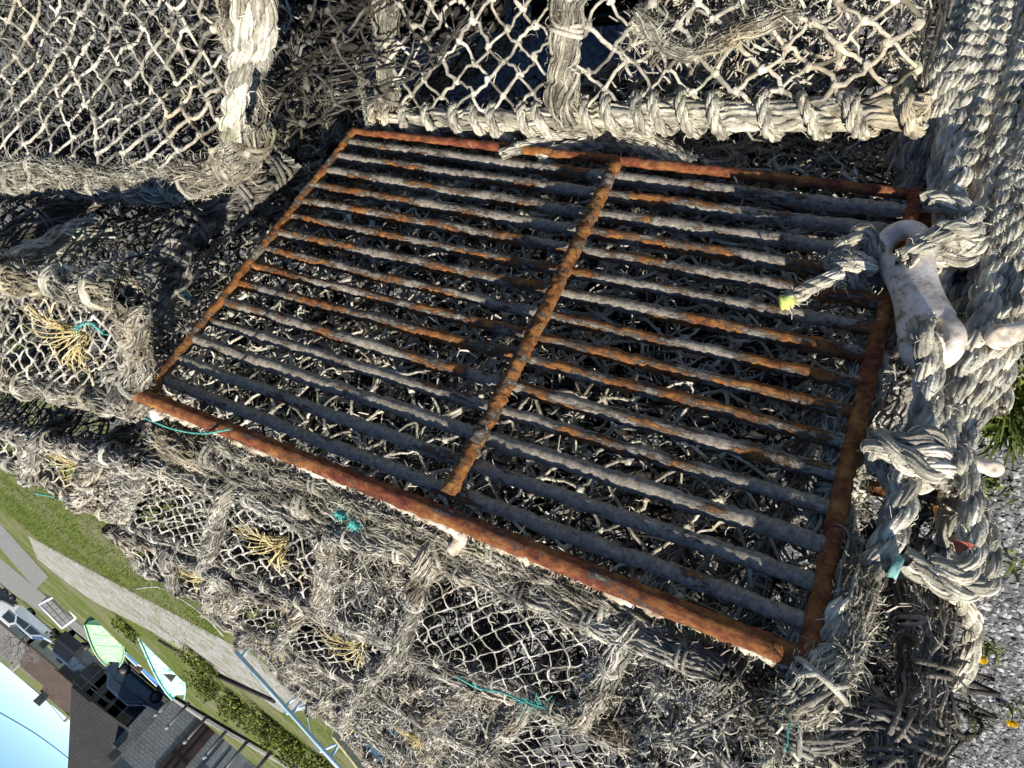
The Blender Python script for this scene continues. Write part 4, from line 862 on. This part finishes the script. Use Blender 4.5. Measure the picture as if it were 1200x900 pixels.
# ------------------------------------------------------------------ houses
def slate(name, c, sc=14):
    m, n, b = mat(name, .75, .3); tc = n.nodes.new('ShaderNodeTexCoord'); br = n.nodes.new('ShaderNodeTexBrick')
    mp = n.nodes.new('ShaderNodeMapping'); mp.inputs['Rotation'].default_value = (PI/2, 0, 0); n.links.new(tc.outputs['Object'], mp.inputs[0]); n.links.new(mp.outputs[0], br.inputs['Vector'])
    br.inputs['Scale'].default_value = 1.0; br.inputs['Brick Width'].default_value = .24; br.inputs['Row Height'].default_value = .14; br.inputs['Mortar Size'].default_value = .018
    br.inputs['Color1'].default_value = (*[v*.8 for v in c], 1); br.inputs['Color2'].default_value = (*[v*1.25 for v in c], 1); br.inputs['Mortar'].default_value = (*[v*.3 for v in c], 1)
    x = mix(n, .5, br.outputs['Color'], ramp(n, noise(n, 1.4, 6, .7), [(.3, tuple(v*.6 for v in c)), (.7, tuple(v*1.4 for v in c))])); n.links.new(x, b.inputs['Base Color']); return m
SLATE = slate('slate_roof', (.030, .029, .029)); STONE = slate('dark_stone_wall', (.085, .09, .09)); STONE2 = slate('grey_stone_wall', (.20, .21, .21))  # roof slate darkened: the shade on the roofs put into its colour
BROWN = plain('brown_door_paint', (.05, .028, .026), .6, .3, 3); GUT = plain('black_gutter', (.02, .02, .022), .5, .2); LINT = plain('grey_panel', (.22, .24, .25), .7, .25, 3); RENDER = plain('cream_render', (.55, .50, .42), .9, .2, 2)
def vpoly(mb, pix, Y, d=.06):                                     # an upright flat piece on the facade at distance Y
    prism(mb, [PY(x, y, Y) for x, y in pix], np.array([0, d, 0]))
def pz(p, z): q_ = np.array(p, float); q_[2] = z; return q_
YH = 44.0
E1, E2 = PY(90, 806, YH), PY(158, 861, YH); ez = E1[2]; zb_ = zg((0, YH))
h1 = thing('slate_house', 'dark house with the large hipped slate roof against the sky', 'house', np.array([(E1[0]+E2[0])/2, YH+2, zb_]), 'dark houses across the street')
xr, xl = E1[0]-.3, -14.0; mb = MB(); box(mb, ((xr+xl)/2, YH+5.2, (ez+zb_)/2), ((xr-xl)/2, 5, (ez-zb_)/2)); mb.build('wall', STONE, h1, smooth=False)
k = 6.2; a0, a1 = np.array([xr+.5, YH-.1, ez]), np.array([xl, YH-.1, ez]); r0, r1 = np.array([xr+.5-k, YH+k, ez+k*1.05]), np.array([xl, YH+k, ez+k*1.05]); b0, b1 = np.array([xr+.5, YH+2*k, ez]), np.array([xl, YH+2*k, ez])
mb = MB(); th = up*.12
prism(mb, [a1, a0, r0, r1], th); prism(mb, [a0+up*.002, b0, r0+up*.002], th); prism(mb, [b0, b1, r1, r0], th); roof = mb.build('roof', SLATE, h1, smooth=False)
mb = MB(); box(mb, ((xr+.5+xl)/2, YH-.16, ez+.02), ((xr+.5-xl)/2, .07, .09)); mb.build('gutter', GUT, h1, smooth=False)
for px in ((104, 790, 112, 799), (117, 806, 124, 815), (131, 814, 140, 826), (144, 824, 152, 836)):
    x0, y0, x1, y1 = px; p0, p1 = PY((x0+x1)/2, (y0+y1)/2, YH), None
    mb = MB(); box(mb, (p0[0], YH+.17, p0[2]), (.62, .04, .62)); wn = mb.build('window', GLASS, h1, smooth=False)
    mb = MB(); box(mb, (p0[0], YH+.12, p0[2]-.72), (.72, .08, .06)); box(mb, (p0[0], YH+.13, p0[2]), (.03, .05, .6)); box(mb, (p0[0], YH+.13, p0[2]+.2), (.6, .045, .03)); mb.build('frame', LINT, wn, smooth=False)
# cross wing with its own roof, stone gable wall, lean-to
YW = 42.0; w0, w1 = PY(150, 852, YW), PY(205, 898, YW)
h2 = thing('stone_wing', 'grey stone wing projecting from the slate house, under a darker roof', 'house', np.array([(w0[0]+w1[0])/2, YW+1, zb_]), 'dark houses across the street')
xa, xb = w0[0], w1[0]-1.5; mb = MB(); box(mb, ((xa+xb)/2, YW+1.0, (ez+.9+zb_)/2), ((xa-xb)/2, .95, (ez+.9-zb_)/2)); mb.build('wall', STONE2, h2, smooth=False)
p1, p2, p3, p4 = PY(107, 822, YW+.2), PY(150, 853, YW-.1), PY(147, 880, YW+1.5), PY(124, 866, YW+2.2)
mb = MB(); prism(mb, [p1, p2, p3, p4], np.array([0, .12, .1])); mb.build('roof', SLATE, h2, smooth=False)
mb = MB(); vpoly(mb, [(125, 886), (136, 876), (143, 882), (132, 893)], YW-.1, .05); wn = mb.build('window', GLASS, h2, smooth=False)
h3 = thing('gabled_house', 'house with pale sunlit gable roof at the bottom edge of the photo', 'house', np.array([*PY(170, 895, 39)[:2], zb_]), 'dark houses across the street')
g0, g1, g2, g3 = PY(146, 905, 39.2), PY(158, 888, 39.6), PY(185, 875, 38.6), PY(178, 915, 40.5)
mb = MB(); prism(mb, [g0, g1, g2, g3], np.array([0, .1, -.1])); mb.build('roof', slate('sunlit_slate_roof', (.26, .26, .25)), h3, smooth=False)  # sunlit slope: sunlight put into a paler slate colour
mb = MB(); prism(mb, [g2+up*.01, PY(215, 905, 38.8), PY(190, 935, 40.5), g3], np.array([0, .1, -.1])); mb.build('roof', SLATE, h3, smooth=False)
gw = PY(190, 880, 39.5); mb = MB(); box(mb, (gw[0]-1.0, 40.2, (zb_+gw[2]-.3)/2), (1.7, .6, (gw[2]-.3-zb_)/2)); mb.build('wall', STONE, h3, smooth=False)
# terrace of stores with brown doors along the pavement
YT = 36.0
h4 = thing('store_terrace', 'row of grey stone stores with brown doors behind the posts', 'building', np.array([PY(270, 880, YT)[0], YT+1, zg((0, YT))]), 'dark houses across the street')
q0, q1 = PY(196, 828, YT), PY(380, 960, YT); zt_ = zg((0, YT)); mb = MB(); box(mb, ((q0[0]+q1[0])/2-3, YT+2, zt_+2.4), ((q0[0]-q1[0])/2+3, 1.9, 2.4)); mb.build('wall', STONE2, h4, smooth=False)
for nm, m_, xa_, xb_, ytop in (('door', BROWN, 1.05, .15, 2.5), ('garage_panel', LINT, -.4, -1.7, 2.1), ('door', BROWN, -2.6, -4.2, 2.5), ('garage_panel', LINT, -4.7, -6.0, 2.2)):
    mb = MB(); box(mb, ((xa_+xb_)/2, YT+.08, zt_+ytop/2), (abs(xa_-xb_)/2, .05, ytop/2)); d_ = mb.build(nm, m_, h4, smooth=False)
    mb = MB()
    for f in (.33, .66): box(mb, (xa_*(1-f)+xb_*f, YT+.02, zt_+ytop/2), (.025, .03, ytop*.46))
    box(mb, ((xa_+xb_)/2, YT+.025, zt_+ytop*.62), (abs(xa_-xb_)/2*.95, .03, .025)); mb.build('panel_bars', GUT, d_, smooth=False)
mb = MB(); box(mb, ((q0[0]+q1[0])/2-3, YT+1.9, zt_+4.9), ((q0[0]-q1[0])/2+3.2, 2.2, .1)); mb.build('roof', SLATE, h4, smooth=False)
# cottages further along
def cottage(label, px, py, Y, wx_, hz, wall, roofm, rh=2.2, nm='cottage'):
    c = PY(px, py, Y); z0 = zg((0, Y)); t = thing(nm, label, 'house', np.array([c[0], Y, z0]), 'cottages at the far end of the street')
    mb = MB(); box(mb, (c[0], Y+3, z0+hz/2), (wx_, 3, hz/2)); mb.build('wall', wall, t, smooth=False)
    mb = MB(); A_, B_ = wx_+.3, 3.2
    P = [np.array([c[0]+sx*A_, Y+3+sy*B_, z0+hz]) for sx, sy in ((-1, -1), (1, -1), (1, 1), (-1, 1))]; R0, R1 = np.array([c[0]-A_, Y+3, z0+hz+rh]), np.array([c[0]+A_, Y+3, z0+hz+rh])
    prism(mb, [P[0], P[1], R1, R0], up*.1); prism(mb, [P[2], P[3], R0, R1], up*.1); rf = mb.build('roof', roofm, t, smooth=False)
    mb = MB(); prism(mb, [np.array([c[0]-wx_, Y+3-3, z0+hz]), np.array([c[0]-wx_, Y+3, z0+hz+rh*.95]), np.array([c[0]-wx_, Y+6, z0+hz])], np.array([.2, 0, 0])); prism(mb, [np.array([c[0]+wx_, Y, z0+hz]), np.array([c[0]+wx_, Y+3, z0+hz+rh*.95]), np.array([c[0]+wx_, Y+6, z0+hz])], np.array([-.2, 0, 0])); mb.build('gable', wall, t, smooth=False)
    mb = MB(); box(mb, (c[0]+wx_*.8, Y+3, z0+hz+rh+.3), (.35, .35, .7)); mb.build('chimney', wall, rf, smooth=False)
    for f in (-.5, .45):
        mb = MB(); box(mb, (c[0]+f*wx_, Y-.02, z0+hz*.55), (.45, .05, .55)); mb.build('window', GLASS, t, smooth=False)
BRT = slate('brown_tile_roof', (.085, .062, .048)); GRT = slate('grey_tile_roof', (.17, .16, .15))
cottage('cottage with brown tiled roof right behind the slate house', 76, 804, 80, 1.5, 2.4, STONE, BRT, 1.9)
cottage('low cream cottage with lean brown roof behind the hedge', 46, 777, 112, 3.2, 2.6, RENDER, BRT, 2.2)
cottage('white cottage furthest along the street', 22, 760, 118, 3.4, 2.8, plain('white_render', (.66, .65, .62), .9, .15, 2), GRT, 2.4)
cottage('grey roofed cottage at the left edge behind the van', -4, 742, 112, 4, 2.8, RENDER, GRT, 2.4)
HD = fibre('hedge_leaf', [(.3, (.03, .05, .012)), (.5, (.07, .10, .025)), (.72, (.14, .17, .05))], 1.2, .45, 1.4)
for lab, px, py, Y, rx, rz in (('clipped dark hedge beyond the silver car', 48, 757, 98, 4.0, .8), ('hedge between the silver car and the slate house', 70, 776, 80, 2.0, .7)):
    bush('hedge', lab, pz(PY(px, py, Y), 0), (rx, .8, rz), 2600, .16, 'hedge', 'hedges by the cottages', HD)
# bare tree
def tree(label, g, H):
    t = thing('bare_tree', label, 'tree', g); mb = MB(); tubes(mb, path([g, g+np.array([.1, 0, H*.25]), g+np.array([.0, .1, H*.5])], n=8)[0], np.linspace(.2, .1, 8), 8); mb.build('trunk', BARK, t); mb = MB()
    def br(p, d, L, r, dep):
        e = p+d*L; tubes(mb, path([p, (p+e)/2+.06*L*rng.standard_normal(3), e], n=5)[0], np.linspace(r, r*.6, 5), 4, .5)
        if dep:
            for _ in range(4): br(p*.3+e*.7 if rng.random() < .4 else e, unit(d+.65*rng.standard_normal(3)+up*.1), L*.68, r*.55, dep-1)
    for _ in range(6): br(g+up*H*(.28+.2*rng.random()), unit(np.array([rng.standard_normal(), rng.standard_normal(), 1.0])), H*.27, .07, 3)
    mb.build('crown', plain('pale_twigs', (.30, .29, .28), .9, .3, 3), t)
p = PY(4, 770, 105); tree('bare leafless tree behind the far cottages', np.array([p[0], 105, zg((0, 105))]), 6.5)
# telegraph pole and wires
pt, pb = PY(67, 839, 62), PY(86, 819, 62)
tp = thing('telegraph_pole', 'leaning wooden pole rising above the cottage roof', 'pole', np.array([pb[0], 64, zg((0, 64))]))
base_ = np.array([pb[0]-.3, 66.5, zg((0, 66.5))]); mb = MB(); tubes(mb, np.array([base_, base_*.5+pt*.5+[0, 2, 0], pt+[0, 4.5, 0]]), .11, 8, .5, 0, True); mb.build('shaft', plain('pole_wood', (.20, .15, .11), .9, .3, 6), tp)
top = pt+np.array([0, 4.5, 0]); mb = MB(); tubes(mb, np.array([top-up*.5-AX*.5, top-up*.5, top-up*.5+AX*.5]), .05, 6, .5, 0, True); mb.build('cross_arm', TIM, tp)
for lab, a, b, r in (('long dark overhead wire crossing the sky', PY(-30, 818, 40), PY(95, 900, 52), .022), ('thin overhead wire from the pole over the cottages', PY(30, 800, 70), top, .02)):
    mb = MB(); C = path([a, (a+b)/2-up*.15, b], n=30)[0]; tubes(mb, C, r, 5); tag(mb.build('overhead_wire', GUT), lab, 'wire', 'overhead wires')
